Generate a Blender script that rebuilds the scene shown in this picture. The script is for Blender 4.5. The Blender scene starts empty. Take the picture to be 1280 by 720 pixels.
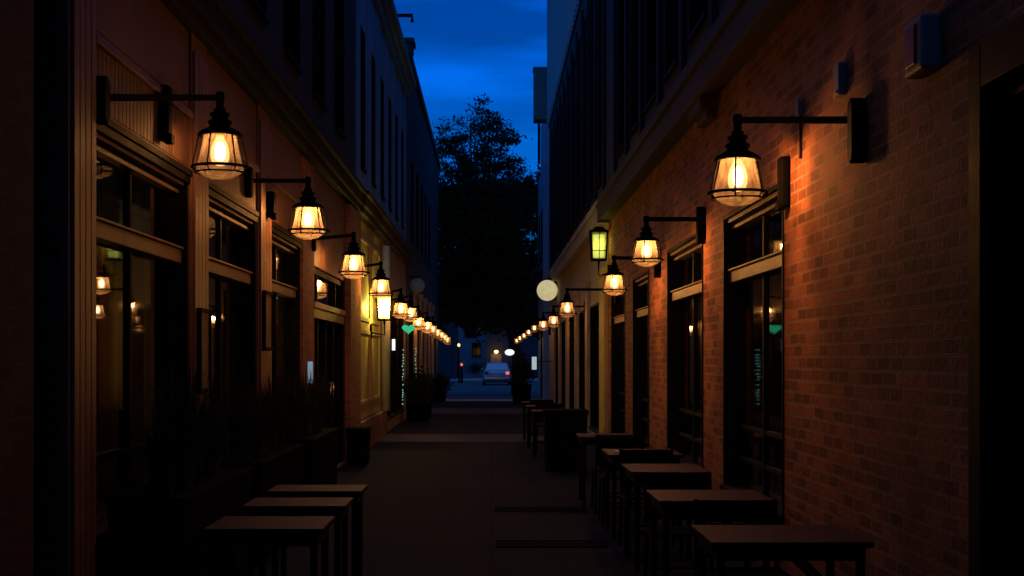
import bpy, math, random
from mathutils import Vector, Matrix
random.seed(7)
R = math.radians
S = bpy.context.scene
COL = S.collection
EYE = 1.6
F = 1693.0                       # focal length in pixels of the 1280 px wide photograph
WL, WR = 2.27, 2.10              # distance of the two facades from the camera axis

# ------------------------------------------------------------------ materials
def mat(name, color, rough=.7, var=.25, scale=6.0, bump=0.0, bscale=40.0, metallic=0.0, spec=.5, stretch=(1, 1, 1)):
    m = bpy.data.materials.new(name); m.use_nodes = True
    nt = m.node_tree; N = nt.nodes; L = nt.links
    b = N['Principled BSDF']
    b.inputs['Roughness'].default_value = rough
    b.inputs['Metallic'].default_value = metallic
    b.inputs['Specular IOR Level'].default_value = spec
    tc = N.new('ShaderNodeTexCoord'); mp = N.new('ShaderNodeMapping'); mp.inputs['Scale'].default_value = stretch
    L.new(tc.outputs['Object'], mp.inputs['Vector'])
    n = N.new('ShaderNodeTexNoise'); n.inputs['Scale'].default_value = scale; n.inputs['Detail'].default_value = 6
    L.new(mp.outputs['Vector'], n.inputs['Vector'])
    r = N.new('ShaderNodeValToRGB')
    c = color
    r.color_ramp.elements[0].position = .3; r.color_ramp.elements[1].position = .7
    r.color_ramp.elements[0].color = (c[0]*(1-var), c[1]*(1-var), c[2]*(1-var), 1)
    r.color_ramp.elements[1].color = (min(1, c[0]*(1+var)), min(1, c[1]*(1+var)), min(1, c[2]*(1+var)), 1)
    L.new(n.outputs['Fac'], r.inputs['Fac']); L.new(r.outputs['Color'], b.inputs['Base Color'])
    rr = N.new('ShaderNodeMapRange'); rr.inputs['To Min'].default_value = max(0, rough-.1); rr.inputs['To Max'].default_value = min(1, rough+.12)
    L.new(n.outputs['Fac'], rr.inputs['Value']); L.new(rr.outputs['Result'], b.inputs['Roughness'])
    if bump:
        n2 = N.new('ShaderNodeTexNoise'); n2.inputs['Scale'].default_value = bscale; n2.inputs['Detail'].default_value = 5
        L.new(mp.outputs['Vector'], n2.inputs['Vector'])
        bp = N.new('ShaderNodeBump'); bp.inputs['Strength'].default_value = bump; bp.inputs['Distance'].default_value = .01
        L.new(n2.outputs['Fac'], bp.inputs['Height']); L.new(bp.outputs['Normal'], b.inputs['Normal'])
    return m

def brick_mat(name, c1, c2, mortar, bw=.26, rh=.088, bump=.7):
    m = bpy.data.materials.new(name); m.use_nodes = True
    nt = m.node_tree; N = nt.nodes; L = nt.links; b = N['Principled BSDF']
    b.inputs['Roughness'].default_value = .85; b.inputs['Specular IOR Level'].default_value = .25
    g = N.new('ShaderNodeNewGeometry'); sp = N.new('ShaderNodeSeparateXYZ'); L.new(g.outputs['Position'], sp.inputs[0])
    ad = N.new('ShaderNodeMath'); L.new(sp.outputs['X'], ad.inputs[0]); L.new(sp.outputs['Y'], ad.inputs[1])
    cb = N.new('ShaderNodeCombineXYZ'); L.new(ad.outputs[0], cb.inputs['X']); L.new(sp.outputs['Z'], cb.inputs['Y'])
    # slight waver so that the courses are not ruler straight
    wn = N.new('ShaderNodeTexNoise'); wn.inputs['Scale'].default_value = 3.0; L.new(cb.outputs[0], wn.inputs['Vector'])
    ws = N.new('ShaderNodeVectorMath'); ws.operation = 'SCALE'; ws.inputs['Scale'].default_value = .012
    L.new(wn.outputs['Color'], ws.inputs[0])
    va = N.new('ShaderNodeVectorMath'); L.new(cb.outputs[0], va.inputs[0]); L.new(ws.outputs[0], va.inputs[1])
    def brick(o, ca, cb_, cm):
        t = N.new('ShaderNodeTexBrick'); t.offset = .5; t.inputs['Scale'].default_value = 1
        t.inputs['Brick Width'].default_value = bw; t.inputs['Row Height'].default_value = rh
        t.inputs['Mortar Size'].default_value = .0105; t.inputs['Mortar Smooth'].default_value = .1; t.inputs['Bias'].default_value = o
        t.inputs['Color1'].default_value = (*ca, 1); t.inputs['Color2'].default_value = (*cb_, 1); t.inputs['Mortar'].default_value = (*cm, 1)
        L.new(va.outputs[0], t.inputs['Vector']); return t
    t = brick(-.1, c1, c2, mortar)
    n = N.new('ShaderNodeTexNoise'); n.inputs['Scale'].default_value = 1.3; n.inputs['Detail'].default_value = 8; L.new(cb.outputs[0], n.inputs['Vector'])
    n2 = N.new('ShaderNodeTexNoise'); n2.inputs['Scale'].default_value = 22; n2.inputs['Detail'].default_value = 6; n2.inputs['Roughness'].default_value = .65; L.new(cb.outputs[0], n2.inputs['Vector'])
    mr = N.new('ShaderNodeMapRange'); mr.inputs['From Min'].default_value = .3; mr.inputs['From Max'].default_value = .7
    mr.inputs['To Min'].default_value = .62; mr.inputs['To Max'].default_value = 1.22; L.new(n.outputs['Fac'], mr.inputs['Value'])
    mr2 = N.new('ShaderNodeMapRange'); mr2.inputs['To Min'].default_value = .62; mr2.inputs['To Max'].default_value = 1.38; L.new(n2.outputs['Fac'], mr2.inputs['Value'])
    mu = N.new('ShaderNodeMath'); mu.operation = 'MULTIPLY'; L.new(mr.outputs[0], mu.inputs[0]); L.new(mr2.outputs[0], mu.inputs[1])
    sc = N.new('ShaderNodeVectorMath'); sc.operation = 'SCALE'; L.new(t.outputs['Color'], sc.inputs[0]); L.new(mu.outputs[0], sc.inputs['Scale'])
    L.new(sc.outputs[0], b.inputs['Base Color'])
    iv = N.new('ShaderNodeMath'); iv.operation = 'MULTIPLY_ADD'; L.new(t.outputs['Fac'], iv.inputs[0]); iv.inputs[1].default_value = -1.0
    ns = N.new('ShaderNodeMath'); ns.operation = 'MULTIPLY'; ns.inputs[1].default_value = .28; L.new(n2.outputs['Fac'], ns.inputs[0]); L.new(ns.outputs[0], iv.inputs[2])
    bp = N.new('ShaderNodeBump'); bp.inputs['Strength'].default_value = bump; bp.inputs['Distance'].default_value = .03
    L.new(iv.outputs[0], bp.inputs['Height']); L.new(bp.outputs['Normal'], b.inputs['Normal'])
    return m

def pane_mat(name, base=(.006, .008, .01), rough=.03):
    m = bpy.data.materials.new(name); m.use_nodes = True
    N = m.node_tree.nodes; L = m.node_tree.links; b = N['Principled BSDF']
    b.inputs['Base Color'].default_value = (*base, 1); b.inputs['Roughness'].default_value = rough; b.inputs['IOR'].default_value = 1.45
    n = N.new('ShaderNodeTexNoise'); n.inputs['Scale'].default_value = 1.6; n.inputs['Detail'].default_value = 1
    tc = N.new('ShaderNodeTexCoord'); L.new(tc.outputs['Object'], n.inputs['Vector'])
    bp = N.new('ShaderNodeBump'); bp.inputs['Strength'].default_value = .03; bp.inputs['Distance'].default_value = .02
    L.new(n.outputs['Fac'], bp.inputs['Height']); L.new(bp.outputs['Normal'], b.inputs['Normal'])
    return m

def glow_mat(name, color, strength, var=.0, scale=20):
    m = bpy.data.materials.new(name); m.use_nodes = True
    N = m.node_tree.nodes; L = m.node_tree.links; b = N['Principled BSDF']
    b.inputs['Base Color'].default_value = (*[min(.8, c) for c in color], 1); b.inputs['Roughness'].default_value = .5
    b.inputs['Emission Color'].default_value = (*color, 1); b.inputs['Emission Strength'].default_value = strength
    if var:
        n = N.new('ShaderNodeTexNoise'); n.inputs['Scale'].default_value = scale
        tc = N.new('ShaderNodeTexCoord'); L.new(tc.outputs['Object'], n.inputs['Vector'])
        mr = N.new('ShaderNodeMapRange'); mr.inputs['To Min'].default_value = strength*(1-var); mr.inputs['To Max'].default_value = strength*(1+var)
        L.new(n.outputs['Fac'], mr.inputs['Value']); L.new(mr.outputs[0], b.inputs['Emission Strength'])
    return m

def lamp_glass_mat(name, tint, diffuse_share, tcol):
    """clear, faintly frosted glass: mostly see-through, a small share scatters the light of the bulb inside"""
    m = bpy.data.materials.new(name); m.use_nodes = True
    N = m.node_tree.nodes; L = m.node_tree.links
    N.remove(N['Principled BSDF']); out = N['Material Output']
    tr = N.new('ShaderNodeBsdfTransparent'); tr.inputs['Color'].default_value = (*tint, 1)
    tl = N.new('ShaderNodeBsdfTranslucent'); tl.inputs['Color'].default_value = (*tcol, 1)
    gl = N.new('ShaderNodeBsdfGlossy'); gl.inputs['Roughness'].default_value = .12
    tc = N.new('ShaderNodeTexCoord'); mp = N.new('ShaderNodeMapping'); mp.inputs['Scale'].default_value = (26, 26, 5)
    n = N.new('ShaderNodeTexNoise'); n.inputs['Scale'].default_value = 1; n.inputs['Detail'].default_value = 3
    L.new(tc.outputs['Object'], mp.inputs['Vector']); L.new(mp.outputs['Vector'], n.inputs['Vector'])
    mr = N.new('ShaderNodeMapRange'); mr.inputs['From Min'].default_value = .3; mr.inputs['From Max'].default_value = .7
    mr.inputs['To Min'].default_value = diffuse_share*.45; mr.inputs['To Max'].default_value = diffuse_share*1.6
    L.new(n.outputs['Fac'], mr.inputs['Value'])
    m1 = N.new('ShaderNodeMixShader'); L.new(mr.outputs[0], m1.inputs['Fac']); L.new(tr.outputs[0], m1.inputs[1]); L.new(tl.outputs[0], m1.inputs[2])
    fr = N.new('ShaderNodeFresnel'); fr.inputs['IOR'].default_value = 1.2
    m2 = N.new('ShaderNodeMixShader'); front_only(N, L, fr, m2); L.new(m1.outputs[0], m2.inputs[1]); L.new(gl.outputs[0], m2.inputs[2])
    L.new(m2.outputs[0], out.inputs['Surface'])
    return m

def bulb_mat(name, color, strength, opac):
    m = bpy.data.materials.new(name); m.use_nodes = True
    N = m.node_tree.nodes; L = m.node_tree.links; N.remove(N['Principled BSDF'])
    tr = N.new('ShaderNodeBsdfTransparent'); tr.inputs['Color'].default_value = (opac, opac, opac, 1)
    em = N.new('ShaderNodeEmission'); em.inputs['Color'].default_value = (*color, 1); em.inputs['Strength'].default_value = strength
    ad = N.new('ShaderNodeAddShader'); L.new(tr.outputs[0], ad.inputs[0]); L.new(em.outputs[0], ad.inputs[1])
    L.new(ad.outputs[0], N['Material Output'].inputs['Surface'])
    return m

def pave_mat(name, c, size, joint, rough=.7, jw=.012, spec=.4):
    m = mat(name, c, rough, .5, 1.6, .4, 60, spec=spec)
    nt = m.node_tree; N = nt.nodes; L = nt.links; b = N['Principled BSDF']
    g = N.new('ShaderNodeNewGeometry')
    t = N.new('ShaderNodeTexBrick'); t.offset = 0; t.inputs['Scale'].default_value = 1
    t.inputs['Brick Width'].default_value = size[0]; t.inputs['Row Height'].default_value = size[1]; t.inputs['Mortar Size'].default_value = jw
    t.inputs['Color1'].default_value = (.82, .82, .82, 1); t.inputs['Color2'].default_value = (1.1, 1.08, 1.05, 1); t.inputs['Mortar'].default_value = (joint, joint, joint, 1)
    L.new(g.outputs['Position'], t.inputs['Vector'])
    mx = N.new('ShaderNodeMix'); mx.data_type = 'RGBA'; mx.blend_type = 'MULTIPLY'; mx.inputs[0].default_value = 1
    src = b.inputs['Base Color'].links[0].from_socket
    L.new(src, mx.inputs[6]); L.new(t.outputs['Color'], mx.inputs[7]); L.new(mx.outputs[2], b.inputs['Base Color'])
    return m

def front_only(N, L, fres, mix):
    """reflect on the outer side only, so that looking out of a sheet of glass is not total reflection"""
    g = N.new('ShaderNodeNewGeometry'); iv = N.new('ShaderNodeMath'); iv.operation = 'SUBTRACT'; iv.inputs[0].default_value = 1
    L.new(g.outputs['Backfacing'], iv.inputs[1]); m = N.new('ShaderNodeMath'); m.operation = 'MULTIPLY'
    L.new(fres.outputs[0], m.inputs[0]); L.new(iv.outputs[0], m.inputs[1]); L.new(m.outputs[0], mix.inputs['Fac'])

M = {}
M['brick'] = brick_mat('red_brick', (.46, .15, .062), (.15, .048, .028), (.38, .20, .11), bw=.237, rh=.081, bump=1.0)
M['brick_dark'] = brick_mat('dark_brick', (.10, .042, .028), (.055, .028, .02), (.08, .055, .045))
M['brick_orange'] = brick_mat('orange_brick', (.42, .16, .07), (.27, .10, .05), (.30, .20, .13))
M['wood'] = mat('brown_painted_wood', (.22, .10, .052), .5, .22, 3.0, .25, 24, stretch=(3, 3, .5))
M['bead'] = mat('brown_bead_board', (.17, .074, .04), .6, .2, 3.0, .2, 20, stretch=(3, 3, .5))
M['trim'] = mat('tan_window_trim', (.20, .12, .065), .55, .2, 5.0, .15, 40)
M['black'] = mat('black_painted_metal', (.0035, .0035, .004), .7, .3, 12, .15, 60, spec=.04)
M['frame'] = mat('black_window_frame', (.008, .007, .007), .6, .3, 8, .1, 50, spec=.05)
M['cornice'] = mat('grey_brown_cornice_paint', (.07, .052, .042), .75, .25, 2.0, .2, 30, spec=.2)
M['cornice_dark'] = mat('dim_brown_cornice_paint', (.022, .019, .019), .8, .25, 2.0, .2, 30, spec=.15)
M['cream'] = mat('cream_painted_stucco', (.42, .34, .22), .75, .15, 2.5, .35, 60)
M['gold'] = mat('yellow_cream_panel_paint', (.56, .42, .13), .6, .12, 3, .2, 40)
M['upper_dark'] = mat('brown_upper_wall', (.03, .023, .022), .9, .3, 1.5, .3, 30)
M['siding'] = mat('pale_vertical_siding', (.20, .38, .50), .6, .18, 2.0, .2, 30, stretch=(2, 2, .3))
M['unit'] = mat('grey_green_metal', (.12, .16, .165), .6, .2, 2.0)
M['rib'] = mat('pale_ribbed_metal', (.30, .34, .37), .45, .15, 2.0, .1, 30, stretch=(2, 2, .3))
M['grim'] = mat('dark_masonry', (.045, .042, .045), .85, .3, 1.6, .3, 25)
M['pane'] = pane_mat('dark_window_glass')
M['car_glass'] = pane_mat('car_glass', (.02, .03, .04), .05); M['car_glass'].node_tree.nodes['Principled BSDF'].inputs['Metallic'].default_value = .9; M['car_glass'].node_tree.nodes['Principled BSDF'].inputs['Base Color'].default_value = (.5, .55, .6, 1); M['car_glass'].node_tree.nodes['Principled BSDF'].inputs['IOR'].default_value = 2.6
def glass_mat(name):
    m = bpy.data.materials.new(name); m.use_nodes = True
    N = m.node_tree.nodes; L = m.node_tree.links; N.remove(N['Principled BSDF'])
    tr = N.new('ShaderNodeBsdfTransparent'); tr.inputs['Color'].default_value = (.85, .87, .86, 1)
    gl = N.new('ShaderNodeBsdfGlossy'); gl.inputs['Roughness'].default_value = .025
    fr = N.new('ShaderNodeFresnel'); fr.inputs['IOR'].default_value = 1.5
    tc = N.new('ShaderNodeTexCoord'); n = N.new('ShaderNodeTexNoise'); n.inputs['Scale'].default_value = 1.5; n.inputs['Detail'].default_value = 1
    L.new(tc.outputs['Object'], n.inputs['Vector'])
    bp = N.new('ShaderNodeBump'); bp.inputs['Strength'].default_value = .03; bp.inputs['Distance'].default_value = .02
    L.new(n.outputs['Fac'], bp.inputs['Height']); L.new(bp.outputs['Normal'], gl.inputs['Normal'])
    mx = N.new('ShaderNodeMixShader'); front_only(N, L, fr, mx); L.new(tr.outputs[0], mx.inputs[1]); L.new(gl.outputs[0], mx.inputs[2])
    L.new(mx.outputs[0], N['Material Output'].inputs['Surface']); return m
M['clear'] = glass_mat('window_glass')
M['room'] = mat('dim_interior_paint', (.16, .10, .065), .8, .25, 1.2)
M['pane_b'] = pane_mat('dark_upper_glass', (.008, .009, .012), .06)
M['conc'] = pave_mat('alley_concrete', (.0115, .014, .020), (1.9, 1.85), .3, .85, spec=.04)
M['light_band'] = pave_mat('lit_band_paving', (.019, .021, .026), (.9, .9), .7, .7, spec=.15)  # paler paving colour that stands in for shop light
M['walk'] = pave_mat('street_concrete', (.36, .36, .36), (1.5, 1.5), .5, .7)
M['asph'] = mat('asphalt', (.36, .365, .37), .5, .2, 1.5, .4, 80)
M['earth'] = mat('ground_earth', (.06, .06, .055), .95, .3, .5, .4, 12)
M['top'] = mat('dark_red_wood_top', (.034, .0075, .013), .55, .4, 5, .2, 30, spec=.04, stretch=(1, 9, 1))
M['leaf'] = mat('dark_leaf', (.022, .032, .015), .8, .5, 1.2, spec=.05)
M['grass'] = mat('grass_blade', (.028, .030, .013), .8, .45, 5, spec=.1)
M['bark'] = mat('bark', (.05, .042, .036), .9, .35, 9, .8, 25, stretch=(1, 1, .3))
M['planter'] = mat('dark_planter', (.004, .004, .0045), .9, .3, 5, .2, 30, spec=.02)
M['grey'] = mat('aged_grey_plastic', (.26, .235, .23), .6, .12, 5)
M['panel'] = mat('brown_board_paper', (.16, .10, .06), .6, .4, 9)
M['white'] = mat('white_plastic', (.62, .60, .57), .45, .08, 4)
M['red'] = mat('red_plastic', (.42, .03, .025), .4, .1, 4)
M['pipe'] = mat('pale_pipe_paint', (.55, .53, .50), .5, .12, 5)
M['glass'] = lamp_glass_mat('lamp_glass', (.97, .88, .74), .095, (1, .78, .55))
M['glass_thin'] = lamp_glass_mat('clearer_lamp_glass', (.97, .88, .74), .032, (1, .8, .58))
M['bulb'] = bulb_mat('warm_bulb', (1, .52, .2), .85, .93)
M['fil'] = bulb_mat('bulb_filament', (1, .74, .42), 3.2, .95)
M['lant_y'] = lamp_glass_mat('lantern_glass', (.95, .95, .75), .22, (1, .92, .42))
M['lantcore_y'] = bulb_mat('yellow_lantern_tube', (1, .88, .38), 2.6, .8)
M['lantcore_g'] = bulb_mat('green_yellow_lantern_tube', (.68, .80, .20), .5, .8)
M['sign_c'] = glow_mat('cream_lit_sign', (.95, .82, .42), .52, .3, 9)
M['sign_g'] = glow_mat('green_lit_sign', (.02, .72, .36), .62, .2, 8)
M['sign_w'] = glow_mat('white_lit_sign', (.85, .93, 1.0), 1.1)
M['sign_p'] = glow_mat('pale_lit_sign', (.62, .85, .92), .5)
M['strip'] = glow_mat('cyan_string_light', (.35, .95, .85), .6)
M['plaque'] = glow_mat('blue_lit_plaque', (.35, .62, .85), .35)
M['redglow'] = glow_mat('red_lamp', (1, .14, .09), 1.1)
M['amberglow'] = glow_mat('amber_lamp', (1, .72, .25), 2.2)
M['paint'] = mat('silver_car_paint', (.42, .43, .45), .3, .06, 2, metallic=.6)
M['tyre'] = mat('rubber', (.015, .015, .015), .85, .2, 20)
M['chrome'] = mat('bright_metal', (.6, .6, .62), .2, .05, 4, metallic=1)
M['house'] = mat('pale_house_paint', (.62, .68, .68), .8, .1, 1.0, .1, 20)
M['farwall'] = mat('far_dark_wall', (.035, .035, .038), .85, .3, .8)
M['door_brown'] = mat('brown_door_paint', (.22, .12, .06), .6, .2, 3)

# ------------------------------------------------------------------ mesh builder
class MB:
    def __init__(s): s.v = []; s.f = []; s.sm = []
    def quad(s, a, b, c, d):
        n = len(s.v); s.v += [Vector(p) for p in (a, b, c, d)]; s.f.append((n, n+1, n+2, n+3)); s.sm.append(False)
    def box(s, x0, x1, y0, y1, z0, z1, m=None):
        if x0 > x1: x0, x1 = x1, x0
        if y0 > y1: y0, y1 = y1, y0
        n = len(s.v)
        P = [Vector((x, y, z)) for z in (z0, z1) for x, y in ((x0, y0), (x1, y0), (x1, y1), (x0, y1))]
        if m is not None: P = [m @ p for p in P]
        s.v += P
        for q in ((3, 2, 1, 0), (4, 5, 6, 7), (0, 1, 5, 4), (1, 2, 6, 5), (2, 3, 7, 6), (3, 0, 4, 7)):
            s.f.append(tuple(n+i for i in q)); s.sm.append(False)
        return s
    def taper(s, x0, x1, y0, y1, z0, z1, k):          # box whose bottom is k times as wide as its top
        n = len(s.v); cx, cy = (x0+x1)/2, (y0+y1)/2
        for z, kk in ((z0, k), (z1, 1)):
            for x, y in ((x0, y0), (x1, y0), (x1, y1), (x0, y1)): s.v.append(Vector((cx+(x-cx)*kk, cy+(y-cy)*kk, z)))
        for q in ((3, 2, 1, 0), (4, 5, 6, 7), (0, 1, 5, 4), (1, 2, 6, 5), (2, 3, 7, 6), (3, 0, 4, 7)):
            s.f.append(tuple(n+i for i in q)); s.sm.append(False)
        return s
    def bar(s, a, b, w, h=None):
        a, b = Vector(a), Vector(b); h = h or w; d = (b-a); L_ = d.length; q = d.to_track_quat('Y', 'Z').to_matrix().to_4x4()
        return s.box(-w/2, w/2, 0, L_, -h/2, h/2, Matrix.Translation(a) @ q)
    def tube(s, pts, r, seg=8, cap=True):
        pts = [Vector(p) for p in pts]; n0 = len(s.v); k = len(pts)
        rr = r if isinstance(r, (list, tuple)) else [r]*k
        for i, p in enumerate(pts):
            d = (pts[min(i+1, k-1)]-pts[max(i-1, 0)]).normalized()
            u = d.orthogonal().normalized() if i == 0 else (u - d*u.dot(d)).normalized()
            w = d.cross(u)
            for j in range(seg):
                a = 2*math.pi*j/seg; s.v.append(p+(u*math.cos(a)+w*math.sin(a))*rr[i])
        for i in range(k-1):
            for j in range(seg):
                a = n0+i*seg+j; b = n0+i*seg+(j+1) % seg
                s.f.append((a, b, b+seg, a+seg)); s.sm.append(True)
        if cap:
            s.f.append(tuple(n0+j for j in range(seg))[::-1]); s.sm.append(False)
            s.f.append(tuple(n0+(k-1)*seg+j for j in range(seg))); s.sm.append(False)
        return s
    def lathe(s, prof, c=(0, 0, 0), seg=24, axis='Z', smooth=True):
        n0 = len(s.v); c = Vector(c); k = len(prof)
        for r, h in prof:
            for j in range(seg):
                a = 2*math.pi*j/seg; x, y = r*math.cos(a), r*math.sin(a)
                p = {'Z': (x, y, h), 'Y': (x, h, y), 'X': (h, x, y)}[axis]
                s.v.append(c+Vector(p))
        for i in range(k-1):
            for j in range(seg):
                a = n0+i*seg+j; b = n0+i*seg+(j+1) % seg
                s.f.append((a, b, b+seg, a+seg)); s.sm.append(smooth)
        return s
    def ring(s, R_, r, c, seg=28, sec=8):
        n0 = len(s.v); c = Vector(c)
        for j in range(seg):
            a = 2*math.pi*j/seg
            for i in range(sec):
                b = 2*math.pi*i/sec; q = R_+r*math.cos(b)
                s.v.append(c+Vector((q*math.cos(a), q*math.sin(a), r*math.sin(b))))
        for j in range(seg):
            for i in range(sec):
                s.f.append((n0+j*sec+i, n0+((j+1) % seg)*sec+i, n0+((j+1) % seg)*sec+(i+1) % sec, n0+j*sec+(i+1) % sec)); s.sm.append(True)
        return s
    def prism(s, poly, axis, a, b):                    # polygon extruded along an axis
        n0 = len(s.v); k = len(poly)
        for h in (a, b):
            for p, q in poly:
                s.v.append(Vector({'X': (h, p, q), 'Y': (p, h, q), 'Z': (p, q, h)}[axis]))
        for i in range(k):
            j = (i+1) % k; s.f.append((n0+i, n0+j, n0+k+j, n0+k+i)); s.sm.append(False)
        s.f.append(tuple(range(n0, n0+k))[::-1]); s.sm.append(False)
        s.f.append(tuple(range(n0+k, n0+2*k))); s.sm.append(False)
        return s
    def build(s, name, material, parent=None, bevel=0, label=None, fix=True):
        off = Vector((0, 0, 0)); p = parent
        while p is not None: off = off + p.location; p = p.parent
        me = bpy.data.meshes.new(name)
        me.from_pydata([tuple(v-off) for v in s.v], [], s.f)
        me.polygons.foreach_set('use_smooth', s.sm)
        if fix:
            import bmesh
            bm = bmesh.new(); bm.from_mesh(me); bmesh.ops.recalc_face_normals(bm, faces=bm.faces); bm.to_mesh(me); bm.free()
        me.materials.append(material); me.update()
        o = bpy.data.objects.new(name, me); COL.objects.link(o)
        if parent is not None: o.parent = parent
        if bevel:
            bv = o.modifiers.new('bevel', 'BEVEL'); bv.width = bevel; bv.segments = 2; bv.limit_method = 'ANGLE'; bv.angle_limit = R(40)
        if label: o['label'] = label
        return o

def thing(name, label, cat, loc=(0, 0, 0), group=None):
    o = bpy.data.objects.new(name, None); COL.objects.link(o); o.location = loc; o.empty_display_size = .2
    tag(o, label, cat, group); return o
def tag(o, label, cat, group=None):
    o['label'] = label; o['category'] = cat
    if group: o['group'] = group
    return o
def struct(o): o['kind'] = 'structure'; return o
def dup(o, parent=None):
    c = o.copy(); COL.objects.link(c)
    if parent is not None: c.parent = parent
    for ch in list(o.children): dup(ch, c)
    return c

# ------------------------------------------------------------------ ground
g = MB(); g.box(-600, 600, -300, 900, -.5, -.03); struct(g.build('ground', M['earth']))
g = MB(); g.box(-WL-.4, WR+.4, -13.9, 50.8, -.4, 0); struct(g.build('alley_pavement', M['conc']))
for a, c in ((25.9, 28.6), (39.2, 43.4)):  # shop light falling across the alley, painted as paler bands
    g = MB(); g.box(-WL+.03, WR-.03, a, c, -.03, .005); struct(g.build('painted_light_band', M['light_band']))
g = MB(); g.box(-30, 30, 50.81, 53.0, -.4, -.002); struct(g.build('sidewalk', M['walk']))
g = MB(); g.box(-30, 30, 53.0, 53.18, -.4, .004); struct(g.build('kerb', M['walk'], bevel=.02))
g = MB(); g.box(-60, 60, 53.18, 96, -.4, -.10); struct(g.build('road', M['asph']))
g = MB(); g.box(-60, 60, 96, 96.2, -.4, .03); struct(g.build('kerb', M['walk'], bevel=.02))
g = MB(); g.box(-60, 60, 96.2, 118, -.4, .02); struct(g.build('sidewalk', M['walk']))

for Y, lab in ((11.45, 'nearer long dark strip of painted table shade across the paving'), (14.1, 'farther long dark strip of painted table shade across the paving')):  # dark strips stand in for the shade of tables and chairs
    r = thing('shade_strip', lab, 'painted shade', (.55, Y, 0), 'dark strips of painted shade on the paving')
    b = MB(); b.box(.04, 1.0, Y, Y+.45, .0, .004); b.build('tray', M['black'], r)
    b = MB()
    for k in range(5): b.box(.04, 1.0, Y+.02+k*.095, Y+.05+k*.095, .0045, .012)
    b.build('bars', M['black'], r)

# ------------------------------------------------------------------ facades
def facade(parent, name, m, s, W, y0, y1, z0, z1, opens=(), deep=.24, body=5.0, top=True, through=()):
    """front wall sheet with openings and their reveals, plus the volume of the building behind it"""
    b = MB(); X = s*W; XB = s*(W+deep); XE = s*(W+body)
    ys = sorted({y0, y1, *[o[0] for o in opens], *[o[1] for o in opens]})
    zs = sorted({z0, z1, *[o[2] for o in opens], *[o[3] for o in opens]})
    for i in range(len(ys)-1):
        for j in range(len(zs)-1):
            a, c, d, e = ys[i], ys[i+1], zs[j], zs[j+1]
            if any(o[0] <= a and c <= o[1] and o[2] <= d and e <= o[3] for o in opens): continue
            b.quad((X, a, d), (X, c, d), (X, c, e), (X, a, e))
    for o in opens:
        (a, c, d, e) = o
        b.quad((X, a, d), (XB, a, d), (XB, a, e), (X, a, e)); b.quad((X, c, d), (XB, c, d), (XB, c, e), (X, c, e))
        b.quad((X, a, e), (XB, a, e), (XB, c, e), (X, c, e))
        b.quad((X, a, d), (XB, a, d), (XB, c, d), (X, c, d))
        if o not in through: b.quad((XB, a, d), (XB, c, d), (XB, c, e), (XB, a, e))
    b.quad((X, y0, z0), (XE, y0, z0), (XE, y0, z1), (X, y0, z1)); b.quad((X, y1, z0), (XE, y1, z0), (XE, y1, z1), (X, y1, z1))
    b.quad((XE, y0, z0), (XE, y1, z0), (XE, y1, z1), (XE, y0, z1))
    if top: b.quad((X, y0, z1), (XE, y0, z1), (XE, y1, z1), (X, y1, z1))
    return b.build(name, m, parent, fix=False)

def window(parent, s, W, o, rec=.16, transom=None, mull=1, rails=(), trim='trim', jamb=True, fw=.045, pane='pane', casing=True, name='window'):
    """frame (the part's own mesh) with jamb linings; panes, transom bar and head trim as sub-parts"""
    a, c, d, e = o; X = s*(W+rec); x1 = s*(W+rec+.07); f = MB()
    g0 = .002
    # lining boards of the reveal
    if jamb:
        f.box(s*(W-.012), x1, c-.035, c-g0, d, e); f.box(s*(W-.012), x1, a+g0, a+.035, d, e); f.box(s*(W-.012), x1, a+.035, c-.035, e-.035, e-g0)
    A, C, D, E = a+.036, c-.036, d+.003, e-.036
    f.box(X, x1, A, A+fw, D, E); f.box(X, x1, C-fw, C, D, E); f.box(X, x1, A+fw, C-fw, D, D+fw); f.box(X, x1, A+fw, C-fw, E-fw, E)
    yy = []
    for k in range(mull):
        y = A+(C-A)*(k+1)/(mull+1); yy.append(y); f.box(X-s*.012, x1-s*.004, y-.026, y+.026, D+fw, E-fw)
    for z in rails: f.box(X-s*.006, x1-s*.008, A+fw, C-fw, z-.02, z+.02)
    w = f.build(name, M['frame'], parent, bevel=.004)
    p = MB(); p.box(X+s*.012, X+s*.03, A+.01, C-.01, D+.01, E-.01); p.build('pane', M[pane], w)
    if transom:
        t = MB(); t.box(X-s*.07, X+s*.02, A, C, transom-.055, transom+.045); t.box(X-s*.09, X-s*.0, A, C, transom+.047, transom+.066)
        t.build('transom_bar', M[trim], w, bevel=.006)
    if casing and trim:
        t = MB(); t.box(X-s*.05, X+s*.02, A, C, E-.09, E-.06); t.box(X-s*.09, X+s*.0, A, C, E-.035, E-.002); t.build('head_trim', M[trim], w, bevel=.004)
    sl = MB(); sl.box(s*(W-.05), s*(W+rec), a+.04, c-.04, d+.004, d+.05); sl.build('sill', M['frame'], w, bevel=.006)
    return w

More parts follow.
